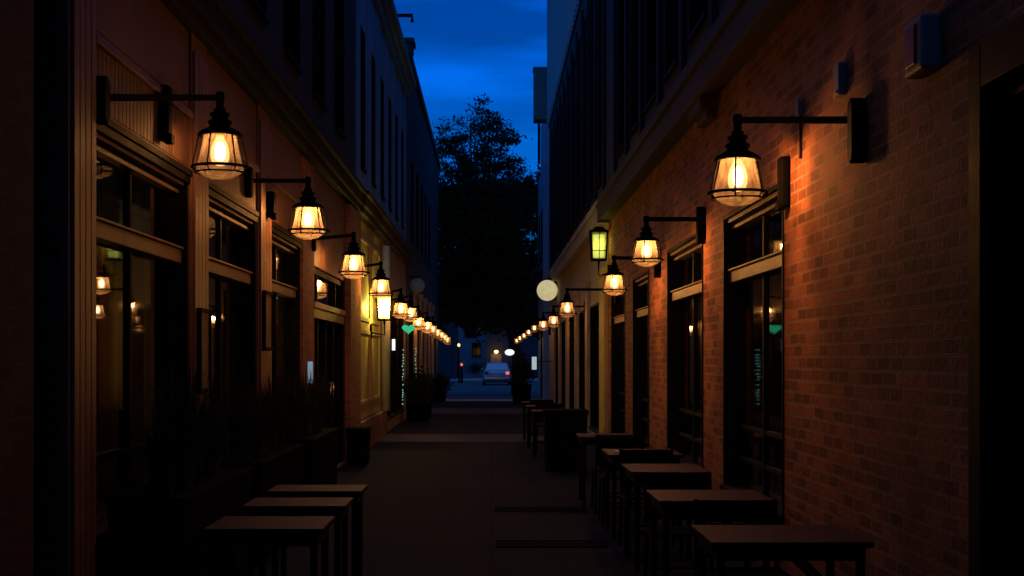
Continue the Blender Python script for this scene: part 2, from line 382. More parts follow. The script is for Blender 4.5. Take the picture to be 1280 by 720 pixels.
# ---- first building on the left: wood fronted restaurant
LA = thing('restaurant_building', 'dark brick building with brown wooden pilasters and tall black windows at near left', 'building', (-WL, 8, 0))
wins = [(7.63, 10.1, .55, 2.95), (10.65, 13.0, .55, 2.95), (13.7, 16.0, .55, 2.95)]
door_o = (17.1, 21.0, 0.0, 2.78)
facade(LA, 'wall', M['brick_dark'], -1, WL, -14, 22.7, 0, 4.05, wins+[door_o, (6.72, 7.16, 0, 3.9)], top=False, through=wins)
ups = [(y, y+1.25, 4.95, 7.6) for y in (5.2, 7.6, 10.0, 12.4, 14.8, 17.2, 19.6)]
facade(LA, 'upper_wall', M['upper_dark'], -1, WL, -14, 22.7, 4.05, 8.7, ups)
for o in ups: window(LA, -1, WL, o, rec=.12, transom=6.3, mull=1, trim='cornice_dark', pane='pane_b', casing=False)
for o in wins: window(LA, -1, WL, o, rec=.10, transom=2.36, mull=1, rails=(1.0,), pane='clear')
b = MB(); b.box(-6.6, -WL-.26, 5, 21, 3.2, 3.3); b.build('room_ceiling', M['room'], LA)
b = MB(); b.box(-6.6, -WL-.26, 5, 21, -.02, .03); b.build('room_floor', M['room'], LA)
b = MB(); b.box(-6.5, -6.4, 5, 21, .03, 3.2); b.box(-6.4, -WL-.26, 20.9, 21, .03, 3.2); b.box(-4.4, -3.9, 15.2, 15.7, .03, 3.2); b.build('room_wall', M['room'], LA)
# dark recess strip beside the near brick pier
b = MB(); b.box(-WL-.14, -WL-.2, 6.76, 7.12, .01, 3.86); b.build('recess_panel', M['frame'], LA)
b = MB(); b.box(-WL-6, WR+6, -15, -14, -.4, 10); b.build('sky_block_wall', M['upper_dark'], LA)  # added wall behind the camera, unseen, blocks sky light from the rear
# fluted pilasters
for (a, c) in ((7.16, 7.63), (10.1, 10.65), (13.0, 13.7)):
    b = MB(); x0, x1 = -WL-.001, -WL+.035; b.box(x0, x1, a+.004, c-.004, 0, 4.04)
    n = 4; w = (c-a-.06)/n
    for i in range(n): b.box(x1, x1+.022, a+.03+i*w+.006, a+.03+(i+1)*w-.006, .28, 3.9)
    b.box(x1, x1+.035, a, c, .005, .25)
    b.build('pilaster', M['wood'], LA, bevel=.004)
# bead board frieze over each window, with a moulding across it
for (a, c) in ((7.63, 10.1), (10.65, 13.0), (13.7, 16.0)):
    b = MB(); b.box(-WL-.001, -WL+.012, a+.004, c-.004, 3.0, 4.04)
    y = a+.05
    while y < c-.09: b.box(-WL+.012, -WL+.019, y, y+.075, 3.03, 3.38); y += .085
    b.box(-WL+.012, -WL+.024, a+.05, c-.05, 3.47, 4.0)
    fz = b.build('frieze_panel', M['bead'], LA, bevel=.002)
    b = MB(); b.box(-WL+.013, -WL+.05, a+.006, c-.006, 3.385, 3.43); b.box(-WL+.013, -WL+.035, a+.006, c-.006, 3.432, 3.455); b.build('moulding', M['wood'], fz, bevel=.005)
    b = MB(); b.box(-WL+.001, -WL+.045, a+.002, c-.002, 2.955, 3.0); b.box(-WL+.001, -WL+.03, a+.002, c-.002, 2.90, 2.953); b.build('window_head', M['frame'], LA, bevel=.004)
# brick piers either side of the door
b = MB(); b.box(-WL-.001, -WL+.04, 16.05, 17.08, 0, 4.0); b.build('brick_pier', M['brick_orange'], LA)
b = MB(); b.box(-WL-.001, -WL+.09, 21.03, 22.65, 0, 4.0); b.build('brick_pier', M['brick_orange'], LA)
b = MB(); b.box(-WL-.001, -WL+.012, 17.09, 21.02, 2.79, 4.0); b.build('frieze_panel', M['bead'], LA)
# entrance: transom window over a beam over double doors
f = MB(); a, c = 17.1, 21.0; X0, X1 = -WL-.02, -WL-.14
f.box(X0, X1, a+.003, a+.12, .002, 2.775); f.box(X0, X1, c-.12, c-.003, .002, 2.775); f.box(X0, X1, a+.12, c-.12, 2.70, 2.775)
f.box(X0-.02, X1+.0, a+.85, a+.92, 2.33, 2.70); f.box(X0-.02, X1, c-.92, c-.85, 2.33, 2.70)
D = f.build('door', M['frame'], LA, bevel=.004)
b = MB(); b.box(X0+.05, X1+.02, a+.12, c-.12, 2.25, 2.33); b.box(X0+.03, X1+.02, a+.12, c-.12, 2.12, 2.249); b.build('door_beam', M['trim'], D, bevel=.006)
b = MB(); b.box(X1+.03, X1+.045, a+.12, c-.12, 2.33, 2.70); b.box(X1+.02, X1+.035, a+.13, c-.13, .03, 2.10); b.build('pane', M['pane'], D)
b = MB()
for k in range(5):
    y = a+.12+(c-a-.24)*k/4; b.box(X0-.03, X1+.038, y-.05, y+.05, .01, 2.118)
b.box(X0-.035, X1+.04, a+.17, c-.17, .01, .22); b.build('door_leaf', M['frame'], D, bevel=.004)
for y in (18.9, 19.2):
    b = MB(); b.tube([(X0+.01, y, .95), (X0+.05, y, .97), (X0+.05, y, 1.25), (X0+.01, y, 1.27)], .012, 8); b.build('handle', M['chrome'], D)
b = MB(); b.box(-WL-.02, -WL+.05, 17.2, 20.9, .003, .02); b.build('threshold', M['trim'], D)
# cornice between the storeys and roof cornice
b = MB(); b.box(-WL-.01, -WL+.10, -14, 22.7, 4.05, 4.16); b.box(-WL-.01, -WL+.14, -14, 22.7, 4.162, 4.34); b.box(-WL-.01, -WL+.19, -14, 22.7, 4.342, 4.42)
b.build('cornice', M['cornice_dark'], LA, bevel=.012)
b = MB(); b.box(-WL-.3, -WL+.12, -4, 22.7, 8.5, 8.7); b.box(-WL-.3, -WL+.24, -4, 22.7, 8.702, 8.9); b.build('roof_cornice', M['upper_dark'], LA, bevel=.02)

# ---- second building on the left: yellow panelled ground floor, pale siding above
LB = thing('pale_sided_building', 'building with yellow panelled ground floor and pale blue siding above, behind the left lamps', 'building', (-WL, 29, 0))
shop = [(28.3, 30.3, .25, 2.75), (30.5, 32.5, .25, 2.75), (32.7, 34.9, .25, 2.75)]
facade(LB, 'wall', M['cream'], -1, WL, 22.72, 36, 0, 4.05, shop, top=False)
ups = [(y, y+.9, 4.9, 7.4) for y in (23.4, 25.5, 27.6, 29.7, 31.8, 33.9)]
fac = facade(LB, 'upper_wall', M['siding'], -1, WL, 22.72, 36, 4.05, 8.7, ups)
b = MB(); y = 22.8
while y < 35.9:
    if not any(o[0]-.1 < y < o[1]+.1 for o in ups): b.box(-WL-.002, -WL+.035, y, y+.06, 4.45, 8.48)
    y += .3
b.build('batten', M['siding'], LB)
for o in ups: window(LB, -1, WL, o, rec=.12, mull=0, rails=(6.1,), pane='pane_b', casing=False)
for o in shop: window(LB, -1, WL, o, rec=.14, mull=2, rails=(2.2,), trim='cornice', casing=False)
b = MB(); b.box(-WL-.001, -WL+.03, 22.75, 27.2, .55, 3.98)
for (a, c) in ((22.95, 24.9), (25.1, 27.0)):
    for (d, e) in ((.8, 2.1), (2.25, 3.7)):
        b.box(-WL+.03, -WL+.055, a, a+.07, d, e); b.box(-WL+.03, -WL+.055, c-.07, c, d, e); b.box(-WL+.03, -WL+.055, a+.07, c-.07, d, d+.07); b.box(-WL+.03, -WL+.055, a+.07, c-.07, e-.07, e)
b.build('wall_panel', M['gold'], LB, bevel=.004)
b = MB(); b.box(-WL-.001, -WL+.10, 22.74, 28.2, 0, .52); b.build('brick_base', M['brick_orange'], LB)
b = MB(); b.tube([(-WL+.11, 27.75, .53), (-WL+.11, 27.75, 3.9)], .09, 12); b.build('downspout', M['pipe'], LB)
b = MB(); b.box(-WL-.01, -WL+.12, 22.71, 36, 4.05, 4.16); b.box(-WL-.01, -WL+.17, 22.71, 36, 4.162, 4.34); b.box(-WL-.01, -WL+.22, 22.71, 36, 4.342, 4.42); b.build('cornice', M['cornice'], LB, bevel=.012)
b = MB(); b.box(-WL-.3, -WL+.10, 22.71, 36, 8.48, 8.66); b.box(-WL-.3, -WL+.2, 22.71, 36, 8.662, 8.78); b.box(-WL-.3, -WL+.28, 22.71, 36.1, 8.782, 8.92); b.build('roof_cornice', M['siding'], LB, bevel=.02)

# ---- third building on the left
LC = thing('dark_masonry_building', 'tall dark masonry building with chimney cap at the far left end of the alley', 'building', (-WL, 48, 0))
sh = [(37.0+2.9*k, 39.1+2.9*k, .3, 2.7) for k in range(5)]
facade(LC, 'wall', M['grim'], -1, WL-.02, 36.15, 52, 0, 4.0, sh, top=False)
uw = [(38+2.6*k, 39.1+2.6*k, 4.9, 7.2) for k in range(5)]
facade(LC, 'upper_wall', M['grim'], -1, WL-.02, 36.15, 58, 4.0, 9.75, uw)
facade(LC, 'wall', M['grim'], -1, WL-.02, 52.02, 58, 0, 3.99, [(53, 55, 0, 2.6)], top=False)
for o in sh: window(LC, -1, WL-.02, o, rec=.14, mull=1, rails=(2.2,), trim=None)
for o in uw: window(LC, -1, WL-.02, o, rec=.12, mull=0, rails=(6,), trim=None, pane='pane_b')
for k in range(5):
    a = 39.1+2.9*k; b = MB(); b.box(-WL+.019, -WL+.10, a+.02, a+.78, 0, 3.4); b.box(-WL+.019, -WL+.14, a, a+.8, 3.4, 3.6); b.build('pilaster', M['cream'], LC, bevel=.01)
b = MB(); b.box(-WL-.3, -WL+.10, 36.12, 58, 9.75, 10.0); b.build('roof_cornice', M['grim'], LC, bevel=.03)
b = MB(); b.box(-WL-.5, -WL+.12, 37.0, 37.7, 10.0, 10.22); b.box(-WL-.56, -WL+.17, 36.94, 37.76, 10.22, 10.36); b.build('chimney', M['grim'], LC, bevel=.02)
b = MB(); b.tube([(-WL-.2, 31.0, 8.9), (-WL-.2, 31.0, 9.45), (-WL+.46, 31.0, 9.45), (-WL+.46, 31.0, 9.3)], .045, 8)
tag(b.build('roof_pipe', M['black']), 'thin dark bent pipe sticking out from the roof edge at upper left', 'pipe')

# ---- first building on the right: red brick
RA = thing('red_brick_building', 'red brick building with tall black framed windows along the near right side', 'building', (WR, 8, 0))
rw = [(9.7, 12.2, .42, 2.88), (13.4, 16.1, .42, 2.88), (18.0, 20.0, .42, 2.78), (21.2, 23.6, .1, 2.78)]
rdoor = (4.2, 5.94, 0, 2.96)
facade(RA, 'wall', M['brick'], 1, WR, -14, 24.3, 0, 4.03, rw+[rdoor], top=False, through=rw[:2])
b = MB(); b.box(WR+.26, 6.6, 8.5, 18, 3.2, 3.3); b.build('room_ceiling', M['room'], RA)
b = MB(); b.box(WR+.26, 6.6, 8.5, 18, -.02, .03); b.build('room_floor', M['room'], RA)
b = MB(); b.box(6.4, 6.5, 8.5, 18, .03, 3.2); b.box(WR+.26, 6.4, 17.4, 17.5, .03, 3.2); b.build('room_wall', M['room'], RA)
uo = [(y, y+1.3, 4.9, 9.2) for y in (5.0, 7.0, 9.0, 11.0, 13.0, 15.0, 17.0, 19.0, 21.0)]
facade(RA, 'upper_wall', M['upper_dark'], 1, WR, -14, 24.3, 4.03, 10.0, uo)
for i, o in enumerate(rw): window(RA, 1, WR, o, rec=.11, transom=2.33 if i < 2 else 2.25, mull=1, rails=(1.0, .72), pane='clear' if i < 2 else 'pane')
for o in uo: window(RA, 1, WR, o, rec=.12, mull=1, rails=(6.4, 7.9), trim=None, pane='pane_b')
for y in [4.65+2*k for k in range(10)]:
    b = MB(); b.box(WR-.06, WR+.001, y-.12, y+.12, 4.5, 9.5); b.build('pilaster', M['cornice_dark'], RA, bevel=.008)
f = MB(); a, c, d, e = rdoor; X0, X1 = WR-.01, WR+.16
f.box(X0, X1, a+.003, a+.15, .002, e-.003); f.box(X0, X1, c-.15, c-.003, .002, e-.003); f.box(X0, X1, a+.15, c-.15, e-.2, e-.003)
D = f.build('door', M['frame'], RA, bevel=.006)
b = MB(); b.box(WR+.10, WR+.15, a+.15, c-.15, .01, e-.2); b.build('door_leaf', M['frame'], D, bevel=.006)
b = MB(); b.box(WR+.085, WR+.10, a+.16, c-.16, e-.26, e-.235); b.box(WR+.085, WR+.10, c-.2, c-.18, .05, e-.26); b.build('door_trim', M['chrome'], D)
b = MB(); b.tube([(WR+.08, 4.6, 1.0), (WR+.04, 4.6, 1.02), (WR+.04, 4.6, 1.35), (WR+.08, 4.6, 1.37)], .012); b.build('handle', M['chrome'], D)
b = MB(); b.box(WR-.2, WR+.01, -14, 24.3, 4.03, 4.30); b.box(WR-.23, WR+.01, -14, 24.3, 4.302, 4.34); b.box(WR-.2, WR+.01, -14, 24.3, 4.342, 4.47)
b.build('cornice', M['cornice'], RA, bevel=.01)
b = MB(); b.box(WR-.17, WR-.002, 12.5, 13.3, 3.92, 4.027); b.box(WR-.1, WR-.002, 12.6, 13.2, 3.84, 3.918); b.build('corbel', M['cornice'], RA, bevel=.01)
b = MB(); b.box(WR-.15, WR+.3, -4, 24.3, 10.0, 10.25); b.build('roof_cornice', M['upper_dark'], RA, bevel=.02)
# ---- second building on the right: cream ground floor, ribbed metal upper storey
RB = thing('cream_building', 'cream fronted building with dark shop windows and ribbed metal top storey on the right', 'building', (WR, 36, 0))
rs = [(25.6, 28.6, .12, 2.7), (29.4, 32.2, .12, 2.7), (33.2, 36.2, .12, 2.7), (37.2, 40.2, .12, 2.7), (41.2, 44.0, .12, 2.7)]
facade(RB, 'wall', M['cream'], 1, WR, 24.32, 49, 0, 4.03, rs, top=False)
uo = [(y, y+1.3, 4.9, 9.2) for y in (25.2, 27.2, 29.2, 31.2, 33.2, 35.2, 37.2, 39.2, 41.2, 43.2, 45.2)]
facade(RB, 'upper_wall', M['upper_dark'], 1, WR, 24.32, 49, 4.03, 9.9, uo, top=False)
for o in rs: window(RB, 1, WR, o, rec=.14, mull=2, rails=(2.2,), trim='cornice', casing=False)
for o in uo: window(RB, 1, WR, o, rec=.12, mull=1, rails=(6.4, 7.9), trim=None, pane='pane_b')
for y in [24.85+2*k for k in range(12)]:
    b = MB(); b.box(WR-.06, WR+.001, y-.12, y+.12, 4.5, 9.5); b.build('pilaster', M['cornice_dark'], RB, bevel=.008)
for (a, c) in ((24.36, 25.5), (28.65, 29.35), (32.25, 33.15), (36.25, 37.15), (40.25, 41.15), (44.05, 45.3)):
    b = MB(); b.box(WR-.07, WR+.001, a, c, 0, 3.1); b.box(WR-.1, WR+.001, a-.02, c+.02, 3.1, 3.25)
    b.build('pilaster', M['gold'] if a < 25 else M['cream'], RB, bevel=.01)
b = MB(); b.box(WR-.2, WR+.01, 24.31, 49, 4.03, 4.30); b.box(WR-.23, WR+.01, 24.31, 49, 4.302, 4.34); b.box(WR-.2, WR+.01, 24.31, 49, 4.342, 4.47); b.build('cornice', M['cream'], RB, bevel=.01)
facade(RB, 'metal_storey', M['rib'], 1, WR-.04, 24.32, 49, 9.92, 15.5)
b = MB(); y = 24.5
while y < 48.9: b.box(WR-.10, WR-.039, y, y+.12, 9.95, 15.45); y += .5
b.build('rib', M['rib'], RB, bevel=.01)
b = MB(); b.box(WR-.55, WR+.0, 49.03, 49.9, 10.25, 12.1); b.box(WR-.58, WR+.02, 49.02, 49.92, 12.1, 12.16)
tag(b.build('roof_unit', M['unit'], bevel=.02), 'dark boxy metal unit jutting into the sky high on right building end', 'metal box')
# ---- third building on the right, with a balcony
RC = thing('balcony_building', 'narrow bluish building with railed balcony beyond the ribbed metal one', 'building', (WR, 55, 0))
facade(RC, 'wall', M['siding'], 1, WR-.12, 51.5, 57, 0, 9.0, [(52.2, 53.6, 5.4, 7.4), (54.6, 56, 5.4, 7.4), (52.4, 54, .1, 2.6)])
for o in ((52.2, 53.6, 5.4, 7.4), (54.6, 56, 5.4, 7.4), (52.4, 54, .1, 2.6)): window(RC, 1, WR-.12, o, rec=.12, mull=1, trim=None, pane='pane_b')
facade(RC, 'stair_block', M['siding'], 1, WR-.02, 54, 57, 9.02, 11.3)
b = MB(); b.box(WR-.5, WR-.125, 51.6, 56.8, 4.9, 5.05); bl = b.build('balcony_slab', M['grim'], RC)
b = MB()
for k in range(14): b.bar((WR-.48, 51.65+k*.395, 5.05), (WR-.48, 51.65+k*.395, 6.0), .03)
b.bar((WR-.48, 51.6, 6.02), (WR-.48, 56.8, 6.02), .05); b.build('railing', M['black'], bl)
b = MB()
for y in (51.7, 53.2): b.bar((WR-.25, y, 9.02), (WR-.25, y, 10.9), .05)
b.bar((WR-.25, 51.7, 10.9), (WR-.25, 53.2, 10.9), .05); b.bar((WR-.25, 51.7, 9.9), (WR-.25, 53.2, 9.9), .04); b.build('roof_rail', M['black'], RC)

# ------------------------------------------------------------------ caged wall lamps
WARM = (1.0, .42, .12)
def lamp_head(root, ax, ay, az, k):
    """stem, housing, cage, glass and bulb hanging from the arm end (ax, ay, az); k scales the head"""
    P = (ax, ay, az)
    def pr(l): return [(r*k, h*k) for r, h in l]
    b = MB(); b.lathe(pr([(.0, .03), (.022, .03), (.022, -.06), (.034, -.065), (.034, -.085), (.055, -.09), (.055, -.105), (.045, -.11), (.048, -.13), (.068, -.135), (.068, -.15), (.058, -.155), (.062, -.175), (.08, -.178), (.118, -.20), (.122, -.222), (.108, -.222), (.0, -.205)]), P, 24)
    b.build('housing', M['black'], root)
    b = MB(); b.ring(.157*k, .0085*k, (ax, ay, az-.398*k)); b.ring(.140*k, .005*k, (ax, ay, az-.43*k)); b.ring(.122*k, .007*k, (ax, ay, az-.215*k))
    for j in range(6):
        a = 2*math.pi*(j+.25)/6; cs, sn = math.cos(a), math.sin(a)
        b.tube([(ax+.118*k*cs, ay+.118*k*sn, az-.215*k), (ax+.157*k*cs, ay+.157*k*sn, az-.398*k), (ax+.140*k*cs, ay+.140*k*sn, az-.43*k)], .0048*k, 6)
    for j in range(3):
        a = 2*math.pi*(j+.1)/3; cs, sn = math.cos(a), math.sin(a)
        b.tube([(ax+.15*k*cs, ay+.15*k*sn, az-.398*k), (ax+.176*k*cs, ay+.176*k*sn, az-.405*k)], .009*k, 6)
    b.build('cage', M['black'], root)
    b = MB(); b.lathe(pr([(.092, -.212), (.098, -.25), (.113, -.32), (.132, -.395), (.134, -.415), (.112, -.436), (.08, -.456), (.038, -.468), (.0005, -.47)]), P, 32)
    b.build('glass', M['glass_thin' if ax > 0 else 'glass'], root)
    b = MB(); b.lathe(pr([(.020, -.215), (.026, -.235), (.044, -.27), (.053, -.31), (.053, -.345), (.044, -.372), (.022, -.388), (.0005, -.392)]), P, 20)
    bb = b.build('bulb', M['bulb'], root)
    b = MB(); b.lathe(pr([(.0005, -.25), (.020, -.258), (.030, -.285), (.032, -.315), (.028, -.345), (.016, -.36), (.0005, -.363)]), P, 16)
    b.build('filament', M['fil'], bb)

def lamp_base(root, s, W, y, z, low=.19):
    b = MB(); x0, x1 = s*W, s*(W-.085)
    prof = []
    for i in range(7): a = math.pi*i/6; prof.append((y+.055*math.cos(a), z+.07+.0+.055*math.sin(a)))
    for i in range(7): a = math.pi+math.pi*i/6; prof.append((y+.055*math.cos(a), z-low+.055*math.sin(a)))
    b.prism(prof, 'X', x0, x1); b.build('wall_plate', M['black'], root, bevel=.012)

def point(root, x, y, z, e, col, r=.03):
    l = bpy.data.lights.new('bulb_light', 'POINT'); l.energy = e; l.color = col; l.shadow_soft_size = r
    o = bpy.data.objects.new('bulb_light', l); COL.objects.link(o); o.parent = root
    o.location = Vector((x, y, z))-root.location
    return o

P_LAMP = 25.0
def wall_lamp(s, W, ymount, head, k, label, energy=P_LAMP):
    """head = (x, y, z) of the arm end; the arm runs from the wall plate to it"""
    ax, ay, az = head; zm = EYE+(az-EYE)*ymount/ay
    root = thing('wall_lamp', label, 'wall lamp', (s*W, ymount, zm), 'black caged wall lamps along the alley')
    lamp_base(root, s, W, ymount, zm, .19 if s > 0 else .10)
    b = MB(); b.bar((s*(W-.05), ymount, zm), (ax, ay, az), .034, .042)
    b.lathe([(.0, -.03), (.03, -.028), (.034, 0), (.03, .028), (0, .03)], (ax, ay, az), 14); b.build('arm', M['black'], root)
    lamp_head(root, ax, ay, az, k)
    point(root, ax, ay, az-.262*k, energy, WARM, .04*k)
    return root

def px(x, y, Y):                                       # where a point seen at pixel (x, y) lies at distance Y
    return ((x-614)/F*Y, Y, EYE+(448-y)/F*Y)
KL, KR = 1.17, 1.0
YL1, YR1 = 9.6, 9.25
h = px(275, 122, YL1); L1 = wall_lamp(-1, WL, 7.72, h, KL*1.06, 'largest caged wall lamp on the left, beside the nearest wooden pilaster', 7.5)
h = px(922, 150, YR1); R1 = wall_lamp(1, WR, 7.62, h, KR*1.25, 'largest caged wall lamp on the right, on the brick wall under the fire alarm', 38)
h = px(385, 226, 13.6); L2 = wall_lamp(-1, WL, 12.4, h, KL*1.07, 'second black caged wall lamp from the front in the left row')
h = px(808, 274, 13.4); R2 = wall_lamp(1, WR, 13.3, h, KR, 'second black caged wall lamp from the front in the right row, between two brick piers', 38)
def copy_lamp(src, s, W, pix, Y, label, dz, energy=None):
    """the same lamp farther along: its head at the pixel column and height the photograph shows"""
    hx, hy, hz = px(pix[0], pix[1], Y)
    o = dup(src)
    old = None
    o.location = (s*W, Y, hz+dz)
    o['label'] = label
    for c in o.children:
        if c.type == 'LIGHT' and energy is not None:
            c.data = c.data.copy(); c.data.energy = energy
    return o
hx_l = -WL - (px(385, 226, 13.6)[0]); hx_r = px(808, 274, 13.4)[0]
ordw = ['third', 'fourth', 'fifth', 'sixth', 'seventh', 'eighth', 'ninth', 'tenth', 'eleventh', 'twelfth', 'thirteenth']
XL = px(385, 226, 13.6)[0]; XR = hx_r
notes_l = ['in front of the double door', 'overlapping the yellow lantern', 'just above the green heart sign', 'close behind the fifth', '', '', '', '', '', '', '']
notes_r = ['before the dark opening', 'below the round cream sign']
HL, HR = (XL, 13.6, px(385, 226, 13.6)[2]), (XR, 13.4, px(808, 274, 13.4)[2])   # heads of the two source lamps
def put_lamp(src, base, H, pix, Y, drop, label, energy, stretch=1.0):
    """a copy of src whose head comes to distance Y in the row"""
    o = dup(src); o['label'] = label
    hx, hy, hz = px(pix[0], pix[1], Y)
    o.location = src.location + Vector((0, Y-base[1], hz+drop-base[2]))
    if energy:
        for c in o.children:
            if c.type == 'LIGHT': c.data = c.data.copy(); c.data.energy = energy
    return o
for i, (x, y) in enumerate([(442, 333), (476, 361), (501, 388), (513, 393), (523, 404), (534, 409), (541, 413), (547, 417), (552, 420), (556, 423), (560, 426)]):
    Y = min(57, XL*F/(x-614)); n = ', ' + (notes_l[i] or 'a small glow')
    put_lamp(L2, HL, HL, (x, y), Y, .335*KL*1.07, f'{ordw[i]} caged lamp from the front in the left row{n}', 6 if Y > 42 else None)
for i, (x, y, Y) in enumerate([(768, 356, 16.9), (709, 387, 22.6), (692, 402, 30), (679, 407, 35.5), (668, 413, 41), (661, 418, 45), (655, 422, 48.3), (650, 425, 52.5), (646, 428, 56)]):
    n = ', ' + (notes_r[i] if i < 2 else 'a small glow'); lab = f'{ordw[i]} caged lamp from the front in the right row{n}'
    if i == 0: put_lamp(R2, HR, HR, (x, y), Y, .335*KR, lab, None)
    else:
        hx, hy, hz = px(x, y, Y); w = WR if Y < 50 else WR-.12
        wall_lamp(1, w, Y-.5, (hx, hy, hz+.335), KR if Y < 40 else KR*.85, lab, 18 if Y < 40 else 6)

def pendant(pix, Y, k, label, e, top=3.2):
    x, y, z = px(pix[0], pix[1], Y); az = z+.315*k
    r = thing('pendant_lamp', label, 'pendant lamp', (x, y, az), 'pendant lamps inside the left windows')
    b = MB(); b.tube([(x, y, az), (x, y, top)], .006, 6); b.build('cord', M['black'], r)
    lamp_head(r, x, y, az, k); point(r, x, y, az-.262*k, e, WARM, .02)
pendant((127, 355), 11.3, .56, 'larger glowing pendant lamp seen through the nearest left window', 3.0)
pendant((122, 388), 13.2, .52, 'smaller glowing pendant lamp hanging lower behind the nearest left window', 2.0)
pendant((275, 396), 19.0, .36, 'tiny glowing pendant lamp seen through the second left window', 1.5)
x, y, z = px(334, 426, 15.2)
r = thing('table_lamp', 'small yellow lamp glowing low behind the third left window', 'table lamp', (x, y, .03))
b = MB(); b.lathe([(.0, .03), (.14, .03), (.14, .05), (.03, .07), (.02, z-.12), (.0, z-.12)], (x, y, 0), 14); b.build('stand', M['black'], r)
b = MB(); b.lathe([(.0005, -.11), (.05, -.10), (.07, -.03), (.05, .05), (.025, .08), (.02, .14), (.0005, .14)], (x, y, z), 14); b.build('globe', M['lantcore_y'], r)
point(r, x, y, z, 1.2, (1, .8, .25), .05)

# ------------------------------------------------------------------ lanterns
def lantern(s, W, y, z, w, h, label, core, light, e, out=.3):
    root = thing('wall_lantern', label, 'lantern', (s*W, y, z))
    x = s*(W-out)
    b = MB(); b.box(s*W, s*(W-.04), y-.06, y+.06, z-.36, z-.1); b.build('wall_plate', M['black'], root, bevel=.01)
    b = MB(); b.tube([(s*(W-.04), y, z-.25), (x, y, z-.29), (x, y, z-.02)], .014, 8); b.build('bracket', M['black'], root)
    b = MB(); t = .02
    for sx in (-1, 1):
        for sy in (-1, 1): b.bar((x+sx*w*.42, y+sy*w*.42, z), (x+sx*w/2, y+sy*w/2, z+h), t)
    b.box(x-w*.46, x+w*.46, y-w*.46, y+w*.46, z-.03, z); b.box(x-w*.56, x+w*.56, y-w*.56, y+w*.56, z+h, z+h+.035)
    for sx in (-1, 1): b.bar((x+sx*w*.47, y-w*.47, z+h*.3), (x+sx*w*.47, y+w*.47, z+h*.3), t*.6)
    for sy in (-1, 1): b.bar((x-w*.47, y+sy*w*.47, z+h*.3), (x+w*.47, y+sy*w*.47, z+h*.3), t*.6); b.bar((x, y+sy*w*.43, z), (x, y+sy*w*.49, z+h), t*.6)
    b.taper(x-w*.2, x+w*.2, y-w*.2, y+w*.2, z+h+.036, z+h+.10, 2.2); b.tube([(x, y, z-.03), (x, y, z-.09)], .02)
    b.build('cage', M['black'], root)
    b = MB(); b.taper(x-w*.44, x+w*.44, y-w*.44, y+w*.44, z+.01, z+h-.01, .84); b.build('glass', M['lant_y'], root)
    b = MB(); b.lathe([(.0005, .03), (w*.34, .035), (w*.36, h-.04), (.0005, h-.03)], (x, y, z), 16); b.build('lamp', core, root)
    point(root, x, y, z+h*.5, e, light, .05)
    return root
lantern(-1, WL-.03, 25.0, px(0, 399, 25)[2], .27, .42, 'bright yellow caged lantern on the yellow panelled wall, left row', M['lantcore_y'], (1, .78, .15), 85, .27)
lantern(1, WR, 23.95, px(0, 324, 23.95)[2], .29, .47, 'dim green yellow caged lantern high on the cream wall at right', M['lantcore_g'], (.80, .78, .18), 4, .2)

# ------------------------------------------------------------------ signs and lit things
r = thing('hanging_sign', 'round cream lit sign hung edge-on to the right facade', 'sign', (WR, 42.5, 0))
c = px(684, 363, 42.5); b = MB(); b.lathe([(.0005, -.05), (.31, -.05), (.325, -.03), (.325, .03), (.31, .05), (.0005, .05)], c, 32, 'Y'); d = b.build('sign_disc', M['sign_c'], r)
b = MB(); b.bar((WR-.07, 42.5, c[2]+.36), (c[0], 42.5, c[2]+.36), .04); b.bar((WR-.09, 42.5, c[2]-.3), (WR-.09, 42.5, c[2]+.4), .05); b.bar((c[0], 42.5, c[2]+.30), (c[0], 42.5, c[2]+.36), .03); b.build('bracket', M['black'], r)
r = thing('hanging_sign', 'dim unlit round sign sticking out of the left facade above the green sign', 'sign', (-WL, 36.6, 0))
c = px(522, 357, 36.6); b = MB(); b.lathe([(.0005, -.03), (.20, -.03), (.20, .03), (.0005, .03)], c, 28, 'Y'); b.build('sign_disc', M['siding'], r)
b = MB(); b.bar((-WL, 36.6, c[2]+.24), (c[0]+.1, 36.6, c[2]+.24), .03); b.bar((c[0], 36.6, c[2]+.18), (c[0], 36.6, c[2]+.24), .02); b.build('bracket', M['black'], r)
# green heart shaped sign
r = thing('hanging_sign', 'small green lit heart shaped sign under the left row of lamps', 'sign', (-WL, 30, 0))
c = px(510.5, 411, 30.0); poly = []
for i in range(36):
    t = 2*math.pi*i/36; poly.append((c[0]+.0088*16*math.sin(t)**3, c[2]+0.0072*(13*math.cos(t)-5*math.cos(2*t)-2*math.cos(3*t)-math.cos(4*t))))
b = MB(); b.prism(poly, 'Y', 29.97, 30.03); b.build('sign_face', M['sign_g'], r)
b = MB(); b.bar((-WL, 30.06, c[2]+.05), (c[0], 30.06, c[2]+.05), .025); b.build('bracket', M['black'], r)
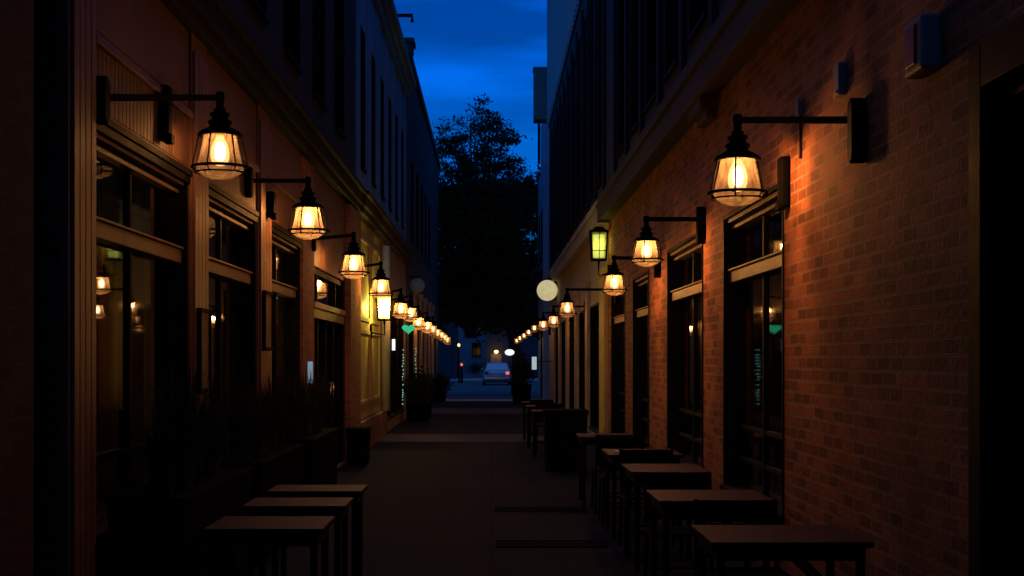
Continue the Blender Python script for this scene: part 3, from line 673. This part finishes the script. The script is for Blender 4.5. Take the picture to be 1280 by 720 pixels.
# strings of small lights in the shop windows
for (x, y0, y1, Y, lab) in ((503.5, 436, 506, 31.0, 'vertical string of tiny cyan lights nearest, in the left shop window'), (519.5, 436, 490, 38.2, 'vertical string of tiny cyan lights farther along, below the left lamps')):
    X = -WL+.06 if Y < 36 else -WL+.12; Y = X*F/(x-614); za, zb = px(0, y1, Y)[2], px(0, y0, Y)[2]
    r = thing('light_string', lab, 'string lights', (X, Y, za), 'strings of tiny lights in the shop windows')
    b = MB(); b.tube([(X-.02, Y, za), (X-.02, Y, zb)], .012, 6); b.build('cord', M['black'], r)
    b = MB(); z = za+.02
    while z < zb: q = X+random.uniform(-.012, .02); b.lathe([(.0005, -.022), (.018, 0), (.0005, .022)], (q, Y+random.uniform(-.02, .02), z), 6); z += random.uniform(.05, .13)
    b.build('bulbs', M['strip'], r)
x, Y = px(504, 428, 30.6)[0], 30.6
b = MB(); b.box(-WL+.03, -WL+.10, Y-.03, Y+.03, px(0, 438, Y)[2], px(0, 424, Y)[2]); tag(b.build('lit_plaque', M['sign_w'], bevel=.006), 'small white lit plate just below the green heart sign', 'sign')
b = MB(); b.box(-WL+.041, -WL+.065, 16.45, 16.75, px(0, 479, 16.6)[2], px(0, 452, 16.6)[2]); tag(b.build('lit_plaque', M['plaque'], bevel=.005), 'small pale blue lit plaque on the brick pier left of the double door', 'plaque')
r = thing('hanging_sign', 'small white lit oval sign before the dark tree trunk', 'sign', (.6, 47.0, 0))
c = px(637, 440.5, 47.0); b = MB(); b.lathe([(.0005, -.04), (.13, -.04), (.145, 0), (.13, .04), (.0005, .04)], (0, 0, 0), 20, 'Y')
for v in b.v: v.x *= 1.15; v.z *= .75; v += Vector(c)
b.build('sign_face', M['sign_w'], r)
b = MB(); b.tube([(c[0]+.12, 47, 0), (c[0]+.12, 47, c[2]+.24), (c[0], 47, c[2]+.24), (c[0], 47, c[2]+.1)], .018, 8); b.build('post', M['black'], r)
Y = 45.6
b = MB(); b.box(WR-.73, WR-.57, Y, Y+.06, px(0, 462, Y)[2], px(0, 446, Y)[2]); sg = tag(b.build('lit_sign', M['sign_p'], bevel=.008), 'small white lit rectangular sign at the far end of the right facade', 'sign')
b2 = MB(); b2.bar((WR-.57, Y+.03, 1.5), (WR, Y+.03, 1.5), .03); b2.build('bracket', M['black'], sg)

# ------------------------------------------------------------------ wall boxes
r = thing('fire_alarm', 'white fire alarm box with red front high on the right brick wall', 'alarm', (WR, 6.43, 3.08))
b = MB(); b.box(WR-.10, WR, 6.30, 6.57, 2.95, 3.21); b.build('casing', M['grey'], r, bevel=.018)
b = MB(); b.box(WR-.112, WR-.099, 6.37, 6.51, 2.985, 3.175); b.build('front_panel', M['red'], r, bevel=.006)
b = MB(); b.box(WR-.05, WR, 8.0, 8.12, 3.16, 3.35); b.box(WR-.058, WR-.049, 8.02, 8.10, 3.17, 3.19); tag(b.build('wall_box', M['grey'], bevel=.008), 'small pale wall box below the cornice between the fire alarm and lamp arm', 'wall box')
r = thing('conduit_box', 'smallest pale wall box with a thin conduit running down, above the right lamp arm', 'wall box', (WR, 9.15, 3.3))
b = MB(); b.box(WR-.04, WR, 9.1, 9.2, 3.24, 3.34); b.build('box', M['grey'], r, bevel=.006)
b = MB(); b.tube([(WR-.012, 9.15, 3.24), (WR-.012, 9.15, 2.95)], .01, 8); b.build('conduit', M['upper_dark'], r)
def wallbox(s, W, y, z, h, lab):
    r = thing('wall_speaker', lab, 'speaker', (s*W, y, z), 'black upright boxes fixed beside the windows')
    b = MB(); b.box(s*(W), s*(W-.075), y-.06, y+.06, z-h/2, z+h/2); b.build('casing', M['black'], r, bevel=.02)
    b = MB(); b.box(s*(W-.03), s*(W-.09), y-.045, y+.045, z-h/2-.015, z-h/2+.05); b.build('bracket', M['black'], r, bevel=.008)
wallbox(1, WR, 9.55, px(0, 228, 9.55)[2], .36, 'black upright box on the brick wall at the top corner of the nearest right window')
wallbox(-1, WL-.02, 9.2, px(0, 142, 9.2)[2], .38, 'black upright box on the bead board over the nearest left window')
wallbox(-1, WL-.06, 13.4, px(0, 256, 13.4)[2], .26, 'small black upright box on the pilaster behind the second left lamp')

def menu(y0, y1, z0, z1, X, lab):
    r = thing('menu_board', lab, 'menu board', (X, (y0+y1)/2, z0), 'framed boards on the left pilasters')
    b = MB(); w = .03
    b.box(X, X+.035, y0, y0+w, z0, z1); b.box(X, X+.035, y1-w, y1, z0, z1); b.box(X, X+.035, y0+w, y1-w, z0, z0+w); b.box(X, X+.035, y0+w, y1-w, z1-w, z1)
    b.build('frame', M['black'], r, bevel=.004)
    b = MB(); b.box(X, X+.018, y0+w, y1-w, z0+w, z1-w); b.build('panel', M['panel'], r)
menu(10.17, 10.55, 1.34, 1.98, -WL+.058, 'framed board on the pilaster between the first and second left windows')
menu(13.08, 13.55, 1.68, 2.26, -WL+.058, 'framed board on the pilaster between the second and third left windows')

# ------------------------------------------------------------------ tables and chairs
def table(x0, x1, y0, y1, label, wallside, brace=True):
    cx, cy = (x0+x1)/2, (y0+y1)/2
    r = thing('table', label, 'table', (cx, cy, 0), 'small dark wooden tables along the alley')
    b = MB(); b.box(x0, x1, y0, y1, .722, .75); b.build('tabletop', M['top'], r, bevel=.004)
    b = MB(); i = .03
    b.box(x0+i, x1-i, y0+i, y0+i+.02, .66, .721); b.box(x0+i, x1-i, y1-i-.02, y1-i, .66, .721); b.box(x0+i, x0+i+.02, y0+i+.02, y1-i-.02, .66, .721); b.box(x1-i-.02, x1-i, y0+i+.02, y1-i-.02, .66, .721)
    if brace:
        s = 1 if wallside > 0 else -1; xe = x1-.05 if s > 0 else x0+.05
        for yy in (y0+.05, y1-.05): b.bar((xe, yy, .40), (xe-s*.28, yy, .67), .025)
    b.build('apron', M['black'], r)
    for xx in (x0+.05, x1-.05):
        for yy in (y0+.05, y1-.05):
            b = MB(); b.box(xx-.018, xx+.018, yy-.018, yy+.018, 0, .66); b.build('leg', M['black'], r, bevel=.003)
    return r
table(1.02, 1.77, 6.26, 6.92, 'nearest table on the right, at the bottom of the brick wall', 1)
table(1.00, 1.70, 8.08, 8.77, 'second table on the right, below the nearest right window', 1)
table(1.05, 1.64, 10.15, 10.95, 'third table on the right, partly behind a chair back', 1)
t4 = table(1.04, 1.70, 11.95, 12.75, 'fourth table on the right with a white speck on its corner', 1)
table(.96, 1.56, 14.7, 15.4, 'fifth table on the right, in front of the dark bin', 1)
table(.66, 1.30, 21.8, 22.5, 'first of three far right tables, just behind the dark bin', 1, False)
table(.62, 1.26, 24.0, 24.7, 'middle of three far right tables behind the dark bin', 1, False)
table(.60, 1.24, 26.2, 26.9, 'farthest of three right tables toward the tree trunk', 1, False)
table(-1.44, -.84, 6.75, 7.30, 'nearest table on the left, its end lit at the bottom edge', -1, False)
table(-1.44, -.84, 7.80, 8.28, 'middle of three left tables standing in a row', -1, False)
table(-1.44, -.83, 8.67, 9.12, 'farthest of three left tables, toward the double door', -1, False)
b = MB(); b.box(1.12, 1.17, 12.2, 12.29, .7505, .762); tag(b.build('napkin', M['white'], bevel=.003), 'tiny white folded napkin on the fourth right table', 'napkin')

def chair(cx, cy, face, label):
    """metal slat chair; face=+1 looks away from the camera (back nearer the camera), -1 the other way"""
    r = thing('chair', label, 'chair', (cx, cy, 0), 'black slatted chairs at the alley tables')
    w, d = .23, .21; f = face
    b = MB()
    for k in range(5): y = cy-d+.02+k*.088; b.box(cx-w, cx+w, y-.036, y+.036, .44, .458)
    b.box(cx-w, cx-w+.025, cy-d, cy+d, .418, .439); b.box(cx+w-.025, cx+w, cy-d, cy+d, .418, .439); b.build('seat', M['black'], r, bevel=.003)
    yb = cy-f*d
    b = MB()
    for z in (.53, .595, .66, .725, .785): b.box(cx-w+.01, cx+w-.01, yb-f*.012-f*(z-.45)*.18-.01, yb-f*.012-f*(z-.45)*.18+.01, z-.03, z+.03)
    for sx in (-1, 1): b.bar((cx+sx*(w-.012), yb, .44), (cx+sx*(w-.012), yb-f*.066, .82), .024)
    b.build('backrest', M['black'], r, bevel=.003)
    for sx in (-1, 1):
        for sy in (-1, 1):
            b = MB(); b.bar((cx+sx*(w-.012), cy+sy*(d-.01), .44), (cx+sx*w, cy+sy*(d+.03), 0), .022); b.build('leg', M['black'], r)
    b = MB(); b.bar((cx-w+.005, cy-d, .17), (cx+w-.005, cy-d, .17), .016); b.bar((cx-w+.005, cy+d, .17), (cx+w-.005, cy+d, .17), .016); b.build('stretcher', M['black'], r)
    return r
chair(1.35, 7.22, -1, 'black slatted chair between the nearest and second right tables')
chair(1.28, 9.02, -1, 'black slatted chair with its back hiding the third right table')
chair(1.33, 11.35, -1, 'black slatted chair between the third and fourth right tables')
chair(1.30, 13.2, -1, 'black slatted chair just behind the fourth right table')
chair(1.30, 14.15, 1, 'black slatted chair just in front of the fifth right table')
chair(1.0, 23.2, -1, 'black slatted chair between the first two far right tables')
chair(.95, 25.4, -1, 'black slatted chair between the last two far right tables')

# ------------------------------------------------------------------ planters, bin, plants
def planter(x0, x1, y0, y1, h, label, k=.9, group=None):
    r = thing('planter', label, 'planter', ((x0+x1)/2, (y0+y1)/2, 0), group)
    b = MB(); b.taper(x0, x1, y0, y1, .0, h-.03, k); b.build('box', M['planter'], r, bevel=.008)
    b = MB(); b.box(x0-.012, x1+.012, y0-.012, y1+.012, h-.029, h); b.build('rim', M['planter'], r, bevel=.006)
    return r
planter(-2.18, -1.85, 20.3, 20.85, .55, 'tapered dark planter box beside the double door', .86)
rb = thing('trash_bin', 'large dark square bin standing among the right hand tables', 'bin', (1.05, 19.4, 0))
b = MB(); b.taper(.76, 1.36, 19.1, 19.7, .0, .80, .95); b.build('body', M['planter'], rb, bevel=.015)
b = MB(); b.box(.74, 1.38, 19.08, 19.72, .801, .87); b.build('lid', M['planter'], rb, bevel=.02)

def grass_clump(cx, cy, z, n=240, hh=.66, sp=.2):
    b = MB()
    for i in range(n):
        a = random.uniform(0, 6.283); r0 = random.uniform(0, .09); L_ = hh*random.uniform(.55, 1.15); out = random.uniform(.05, 1)*sp*1.5
        dx, dy = math.cos(a), math.sin(a); p0 = Vector((cx+dx*r0, cy+dy*r0, z)); w = .0075
        prev = None
        for j in range(5):
            t = j/4; p = p0+Vector((dx*out*t*t, dy*out*t*t, L_*(t-.22*t*t*out/sp*.6))); ww = w*(1-t)+.0006
            q = (p+Vector((-dy*ww, dx*ww, 0)), p-Vector((-dy*ww, dx*ww, 0)))
            if prev: b.quad(prev[0], prev[1], q[1], q[0])
            prev = q
    return b
pl_lab = ['long dark planter under the nearest left window', 'long dark planter under the second left window', 'long dark planter under the third left window']
base = None; gi = 0
wherew = ['nearest end', 'middle', 'far end']
for i, (y0, y1) in enumerate(((7.75, 9.95), (10.4, 12.7), (13.4, 15.6))):
    planter(-2.2, -1.76, y0, y1, .80, pl_lab[i], .94, 'long planters along the left windows')
    for k in range(5):
        y = y0+.22+(y1-y0-.44)*k/4
        if base is None:
            mb = grass_clump(-1.97, y, .802); base = mb.build('ornamental_grass', M['grass'], fix=False); o = base; by = y
            import mathutils
            for v in base.data.vertices: v.co -= Vector((-1.97, y, .802))
        else: o = base.copy(); COL.objects.link(o)
        o.location = (-1.97+random.uniform(-.05, .05), y, .802); o.rotation_euler = (0, 0, random.uniform(0, 6)); sc = random.uniform(.75, 1.15); o.scale = (sc, sc, sc)
        tag(o, f'{["first","second","third","fourth","fifth"][k]} grass clump from the near end, planter under {["nearest","second","third"][i]} left window', 'grass plant', 'grass clumps in the left planters')

def leaves(mb, c, n, sig, size):
    for i in range(n):
        p = Vector((c[0]+random.gauss(0, sig[0]), c[1]+random.gauss(0, sig[1]), c[2]+random.gauss(0, sig[2])))
        s = size*random.uniform(.6, 1.3)
        q = Vector((random.uniform(-1, 1), random.uniform(-1, 1), random.uniform(-.4, 1))).normalized()
        u = q.orthogonal().normalized(); u.rotate(Matrix.Rotation(random.uniform(0, 6.28), 3, q)); w = q.cross(u)
        mb.quad(p-u*s, p-w*s*.45+q*s*.1, p+u*s, p+w*s*.45+q*s*.1)

def shrub(x, y, h, rad, label, n=900, pot=True):
    if pot: planter(x-rad*.7, x+rad*.7, y-rad*.7, y+rad*.7, h*.4, 'dark pot holding the ' + label, .85)
    r = thing('shrub', label, 'shrub', (x, y, 0))
    b = MB()
    for k in range(9):
        a = random.uniform(0, 6.28); q = random.uniform(0, .6)*rad
        leaves(b, (x+q*math.cos(a), y+q*math.sin(a), h*random.uniform(.45, .85)), n//9, (rad*.28, rad*.28, h*.11), .07)
    b.build('foliage', M['leaf'], r, fix=False)
    b = MB()
    for k in range(5): b.tube([(x, y, h*.3), (x+random.uniform(-.5, .5)*rad, y+random.uniform(-.5, .5)*rad, h*.75)], .015, 6)
    b.build('stem', M['bark'], r)
shrub(-1.85, 34.5, 1.15, .42, 'leafy dark shrub beside the left shop windows')
shrub(-1.9, 37.2, 1.25, .40, 'dark rounded shrub below the farther string of lights')
shrub(-1.95, 50.3, 1.0, .42, 'small dark shrub where the left facade meets the street')
shrub(1.08, 48.2, 1.7, .5, 'tall dark shrub at the foot of the tree trunk', 1400)

def tree(x, y, trunk_h, top, rad, label, nclump, nleaf, lean=(0, 0), tr=.3, size=.17, lowz=None):
    r = thing('tree', label, 'tree', (x, y, 0))
    b = MB(); tops = []
    b.tube([(x, y, -.1), (x+.03, y, trunk_h*.5), (x+lean[0]*.3, y+lean[1]*.3, trunk_h), (x+lean[0]*.7, y, top*.6), (x+lean[0], y, top*.95)], [tr*1.25, tr, tr*.8, tr*.4, .03], 12)
    c = MB()
    lowz = lowz or trunk_h
    for k in range(nclump):
        t = (k+.5)/nclump; t = t**1.12
        z = lowz+(top-lowz)*t
        env = rad*(1-.80*max(0, (t-.38)/.62)**1.0)*(.8+.2*min(1, t/.15))
        a = random.uniform(0, 6.283); q = env*math.sqrt(random.uniform(.02, 1))
        zc = z+random.uniform(-.4, .4); cx = x+lean[0]*t**.55+q*math.cos(a); cy = y+q*math.sin(a)
        s = random.uniform(.28, .62)
        leaves(c, (cx, cy, zc), int(nleaf*s/.45), (s*.8, s*.8, s*.42), size)
        st = Vector((x+lean[0]*max(0, t-.12), y, max(trunk_h*.8, zc-.9-q*.4)))
        b.tube([st, st.lerp(Vector((cx, cy, zc)), .55)+Vector((0, 0, .12)), (cx, cy, zc)], [.06, .04, .012], 5)
    b.build('trunk', M['bark'], r)
    c.build('crown', M['leaf'], r, fix=False)
def limb_tree(label, tips, fork, Y, foot, dense):
    """trunk, a fan of limbs to the given crown tips, twigs with leaf clumps along them, denser foliage lower down"""
    fx = px(foot, 448, Y)[0]; r = thing('tree', label, 'tree', (fx, Y, 0)); f = Vector(px(*fork, Y))
    t = MB(); c = MB()
    t.tube([(fx, Y, -.1), (fx, Y, 1.6), Vector((fx, Y, 2.6)).lerp(f, .35), f], [.36, .29, .24, .17], 12)
    for (x, y) in tips:
        Yt = Y+random.uniform(-1.6, 1.6); p = Vector(px(x, y, Yt)); m1 = f.lerp(p, .45)+Vector((random.uniform(-.2, .2), 0, -.1))
        t.tube([f, m1, f.lerp(p, .78)+Vector((random.uniform(-.12, .12), 0, 0)), p], [.09, .05, .025, .008], 6)
        L_ = (p-f).length
        for k in range(int(4+L_*3.3)):
            u = random.uniform(.18, 1.0)
            q = (f.lerp(m1, u/.45) if u < .45 else m1.lerp(p, (u-.45)/.55))
            w = .75*(1.05-u)+.16
            e = q+Vector((random.gauss(0, w), random.gauss(0, w), abs(random.gauss(0, .32))*.8-.05))
            t.tube([q, q.lerp(e, .6)+Vector((0, 0, .05)), e], [.018, .011, .004], 4)
            sg = random.uniform(.12, .25)
            leaves(c, e, random.randint(30, 75) if e.z > 8.6 else 90, (sg*1.1, sg*1.1, sg*.6), .085 if e.z > 8.6 else .12)
    for k in range(dense):
        x = random.uniform(548, 664); y = random.uniform(232, 405)
        if y > 380 and x < 606 and random.random() < .6: continue
        p = Vector(px(x, y, Y+random.uniform(-2.4, 2.4))); sg = random.uniform(.3, .5)
        leaves(c, p, 130, (sg, sg, sg*.6), .15)
        if k % 3 == 0: t.tube([Vector((f.x, Y, max(2.6, p.z-1.0))), p], [.05, .01], 4)
    t.build('trunk', M['bark'], r); c.build('crown', M['leaf'], r, fix=False)
limb_tree('tall leafy tree standing against the blue sky at the alley end', [(549, 152), (557, 165), (570, 148), (588, 142), (605, 131), (617, 142), (634, 154), (628, 175), (647, 194), (640, 214), (659, 226), (545, 180), (551, 205), (543, 232), (664, 246), (598, 165), (580, 175)], (598, 285), 61, 648, 210)
tree(3.1, 66, 3.2, 10.6, 2.2, 'smaller tree peeking out beside the balcony building', 60, 110, (0, 0), .22, .12)

# ------------------------------------------------------------------ street end
def house(name, label, x0, x1, y0, y1, h, m, wins, roof=None):
    r = thing(name, label, 'house', ((x0+x1)/2, y0, 0))
    b = MB(); b.box(x0, x1, y0, y1, 0, h); b.build('wall', m, r)
    for (a, c, d, e) in wins:
        f = MB(); f.box(a, c, y0-.05, y0-.002, d, e); w = f.build('window', M['frame'], r)
        p = MB(); p.box(a+.06, (a+c)/2-.03, y0-.06, y0-.051, d+.06, e-.06); p.box((a+c)/2+.03, c-.06, y0-.06, y0-.051, d+.06, e-.06); p.build('pane', M['pane_b'], w)
    b = MB(); b.prism([(x0-.3, h), (x1+.3, h), ((x0+x1)/2, h+1.4)], 'Y', y0-.3, y1+.3); b.build('roof', M['farwall'], r)
    return r
house('house', 'pale blue house with two dark windows seen under the tree', -6.5, -.45, 112, 120, 6.0, M['house'], [(-2.2, -1.2, 3.3, 5.2), (-1.6, -.85, 1.7, 2.9), (-4.4, -3.2, 3.3, 5.0)])
hr = house('house', 'dark house behind the silver car with a lamp by its brown door', -.44, 9, 108, 118, 7.0, M['farwall'], [(2.2, 3.2, 3.3, 5.0)])
b = MB(); b.box(-.05, .85, 107.9, 107.998, .02, 1.95); dd = b.build('door', M['door_brown'], hr); b = MB(); b.box(.7, .75, 107.86, 107.899, .95, 1.1); b.build('handle', M['chrome'], dd)
r = thing('wall_lantern', 'small amber lamp above the brown door of the far house', 'lantern', (.4, 108, 2.1))
b = MB(); b.lathe([(.0005, -.16), (.15, -.08), (.19, 0), (.15, .1), (.0005, .16)], (.40, 107.7, 2.12), 12); b.build('globe', M['amberglow'], r)
b = MB(); b.bar((.40, 107.99, 2.28), (.40, 107.7, 2.28), .04); b.build('bracket', M['black'], r)
point(r, .4, 107.4, 2.1, 12, (1, .65, .25), .15)
house('house', 'dark low house at far left behind the street posts', -16, -2.75, 104, 112, 7.0, M['farwall'], [(-6, -5, 3.3, 5.0)])
r = thing('post_lamp', 'slim street post with a small pale lamp at the left end of the street', 'street lamp', (-2.15, 90, 0))
b = MB(); b.tube([(-2.15, 90, -.1), (-2.15, 90, 2.4)], [.06, .04], 8); b.build('post', M['black'], r)
b = MB(); b.lathe([(.0005, -.12), (.07, -.08), (.09, .06), (.0005, .12)], (-2.15, 90, 2.48), 10); b.build('lamp', M['amberglow'], r)
r = thing('bollard', 'low street bollard with a small red light', 'bollard', (-1.97, 90, 0))
b = MB(); b.tube([(-1.97, 90, -.1), (-1.97, 90, 1.08)], .09, 10); b.build('post', M['black'], r)
b = MB(); b.lathe([(.0005, -.10), (.07, -.07), (.09, 0), (.07, .07), (.0005, .10)], (-1.97, 90, 1.19), 12); b.build('light', M['redglow'], r)
# sheltering shrubs along the far pavement
shrub(-1.2, 101, 1.3, .9, 'low hedge shrub before the pale blue house', 700, False)

# silver car seen from behind
def car(cx, cy, z0=-.10):
    r = thing('parked_car', 'silver car seen from behind, parked across the street at the alley end', 'car', (cx, cy, z0))
    b = MB()
    # lower body lofted from cross sections along its length: (y, half width, bottom, top)
    sec = [(-2.15, .70, .42, .78), (-2.10, .80, .30, .92), (-1.6, .86, .24, .98), (-.6, .88, .22, .98), (.8, .88, .22, .96), (1.6, .85, .24, .86), (2.05, .78, .32, .74), (2.15, .66, .42, .66)]
    n0 = 0; K = 10
    def loop(y, w, a, t):
        m_ = (a+t)/2
        return [(-w*.86, a), (w*.86, a), (w*.98, a+.08), (w, m_), (w*.97, t-.1), (w*.84, t), (-w*.84, t), (-w*.97, t-.1), (-w, m_), (-w*.98, a+.08)]
    for (y, w, a, t) in sec:
        for (x, z) in loop(y, w, a, t): b.v.append(Vector((cx+x, cy+y, z0+z)))
    for i in range(len(sec)-1):
        for j in range(K): b.f.append((i*K+j, i*K+(j+1) % K, (i+1)*K+(j+1) % K, (i+1)*K+j)); b.sm.append(True)
    b.f.append(tuple(range(K))); b.sm.append(False); b.f.append(tuple(range((len(sec)-1)*K, len(sec)*K))); b.sm.append(False)
    # cabin
    n = len(b.v); cab = [(-1.95, .72, .96), (-1.0, .60, 1.40), (.15, .60, 1.44), (1.05, .70, .95)]
    for (y, w, z) in cab:
        b.v += [Vector((cx-w, cy+y, z0+z)), Vector((cx+w, cy+y, z0+z))]
    base = [(-1.95, .76), (-1.0, .80), (.15, .80), (1.05, .76)]
    for (y, w) in base: b.v += [Vector((cx-w, cy+y, z0+.93)), Vector((cx+w, cy+y, z0+.93))]
    for i in range(3):
        q = n+2*i; p = n+8+2*i
        b.f += [(q, q+1, q+3, q+2), (p, q, q+2, p+2), (p+1, p+3, q+3, q+1)]; b.sm += [False]*3
    b.f += [(n, n+8, n+9, n+1), (n+6, n+7, n+15, n+14)]; b.sm += [False]*2
    b.build('body', M['paint'], r)
    b = MB()
    a0, a1 = Vector((0, -1.88, .992)), Vector((0, -1.05, 1.377)); nn = Vector((0, -.385, .83)).normalized()*.012
    P = [(-.66, a0), (.66, a0), (.55, a1), (-.55, a1)]
    q = [Vector((cx+x, cy+p.y+nn.y, z0+p.z+nn.z)) for x, p in P]; q2 = [Vector((v.x, v.y-nn.y*.8, v.z-nn.z*.8)) for v in q]
    b.quad(*q)
    for i in range(4): b.quad(q[i], q[(i+1) % 4], q2[(i+1) % 4], q2[i])
    b.build('rear_window', M['car_glass'], r)
    for s in (-1, 1):
        b = MB(); b.quad((cx+s*.80, cy-1.2, z0+.99), (cx+s*.80, cy+.75, z0+.99), (cx+s*.63, cy+.15, z0+1.38), (cx+s*.63, cy-1.0, z0+1.36)); b.build('side_window', M['pane'], r)
        b = MB(); b.box(cx+s*.52, cx+s*.76, cy-2.16, cy-2.08, z0+.72, z0+.90); b.build('taillight', M['redglow'] if s > 0 else M['red'], r, bevel=.02)
        b = MB(); b.box(cx+s*.84, cx+s*1.0, cy+.62, cy+.72, z0+.98, z0+1.1); b.build('mirror', M['paint'], r, bevel=.02)
        for yy in (-1.35, 1.35):
            b = MB(); b.lathe([(.0, -.1), (.27, -.1), (.31, -.07), (.31, .07), (.27, .1), (0, .1)], (cx+s*.78, cy+yy, z0+.31), 20, 'X'); w = b.build('wheel', M['tyre'], r)
            b = MB(); b.lathe([(.0, .102*s), (.17, .108*s), (.2, .10*s)], (cx+s*.78, cy+yy, z0+.31), 16, 'X'); b.build('rim', M['chrome'], w)
    b = MB(); b.box(cx-.78, cx+.78, cy-2.24, cy-2.12, z0+.42, z0+.58); b.build('bumper', M['chrome'], r, bevel=.03)
    b = MB(); b.box(cx-.25, cx+.25, cy-2.175, cy-2.14, z0+.64, z0+.76); b.build('number_plate', M['white'], r)
    return r
car(.36, 84)

# ------------------------------------------------------------------ sky and camera
W = bpy.data.worlds.new('World'); S.world = W; W.use_nodes = True
N = W.node_tree.nodes; L = W.node_tree.links; bg = N['Background']
sky = N.new('ShaderNodeTexSky'); sky.sky_type = 'NISHITA'; sky.sun_disc = False
sky.sun_elevation = R(2); sky.sun_rotation = R(200); sky.ozone_density = 6; sky.air_density = 1; sky.dust_density = .3
tc = N.new('ShaderNodeTexCoord'); mp = N.new('ShaderNodeMapping'); mp.inputs['Scale'].default_value = (3.2, 2.6, 17); mp.inputs['Location'].default_value = (2.2, 5.1, .4)
L.new(tc.outputs['Generated'], mp.inputs['Vector'])
n1 = N.new('ShaderNodeTexNoise'); n1.inputs['Scale'].default_value = 1.5; n1.inputs['Detail'].default_value = 5; n1.inputs['Roughness'].default_value = .5; L.new(mp.outputs[0], n1.inputs['Vector'])
mr = N.new('ShaderNodeMapRange'); mr.inputs['From Min'].default_value = .38; mr.inputs['From Max'].default_value = .64; mr.inputs['To Min'].default_value = .66; mr.inputs['To Max'].default_value = 1.5
L.new(n1.outputs['Fac'], mr.inputs['Value'])
hs = N.new('ShaderNodeVectorMath'); hs.operation = 'MULTIPLY'; hs.inputs[1].default_value = (.03, 1.85, 3.4); L.new(sky.outputs[0], hs.inputs[0])
sx = N.new('ShaderNodeSeparateXYZ'); L.new(tc.outputs['Generated'], sx.inputs[0])
lo = N.new('ShaderNodeMapRange'); lo.inputs['From Max'].default_value = .16; L.new(sx.outputs['Z'], lo.inputs['Value'])
lm = N.new('ShaderNodeMix'); lm.data_type = 'RGBA'; L.new(lo.outputs[0], lm.inputs[0]); lm.inputs[6].default_value = (.03, 1.0, 2.7, 1); lm.inputs[7].default_value = (.03, 1.85, 3.4, 1); L.new(lm.outputs[2], hs.inputs[1])
sc = N.new('ShaderNodeVectorMath'); sc.operation = 'SCALE'; L.new(hs.outputs[0], sc.inputs[0]); L.new(mr.outputs[0], sc.inputs['Scale'])
zr = N.new('ShaderNodeMapRange'); zr.interpolation_type = 'SMOOTHSTEP'; zr.inputs['From Min'].default_value = .6; zr.inputs['From Max'].default_value = .9; L.new(sx.outputs['Z'], zr.inputs['Value'])
mz = N.new('ShaderNodeMix'); mz.data_type = 'RGBA'; L.new(zr.outputs[0], mz.inputs[0]); L.new(sc.outputs[0], mz.inputs[6]); mz.inputs[7].default_value = (.45, 1.4, 3.5, 1)
L.new(mz.outputs[2], bg.inputs['Color']); bg.inputs['Strength'].default_value = .11
sl = bpy.data.lights.new('twilight_sun', 'SUN'); sl.energy = .004; sl.angle = R(30); sl.color = (1, .85, .7)
so = bpy.data.objects.new('twilight_sun', sl); COL.objects.link(so); so.rotation_euler = (R(88), 0, R(20))

cd = bpy.data.cameras.new('camera'); co = bpy.data.objects.new('camera', cd); COL.objects.link(co)
co.location = (0, 0, EYE); co.rotation_euler = (R(90), 0, 0)
cd.sensor_width = 36; cd.lens = F/1280*36; cd.shift_x = (640-614)/1280; cd.shift_y = (448-360)/1280; cd.clip_start = .05; cd.clip_end = 2000
S.camera = co
S.view_settings.view_transform = 'Standard'; S.view_settings.look = 'None'; S.view_settings.exposure = 0; S.view_settings.gamma = 1
S.cycles.use_denoising = True
S.cycles.max_bounces = 8; S.cycles.transparent_max_bounces = 16; S.cycles.sample_clamp_indirect = 4
S.cycles.caustics_reflective = False; S.cycles.caustics_refractive = False
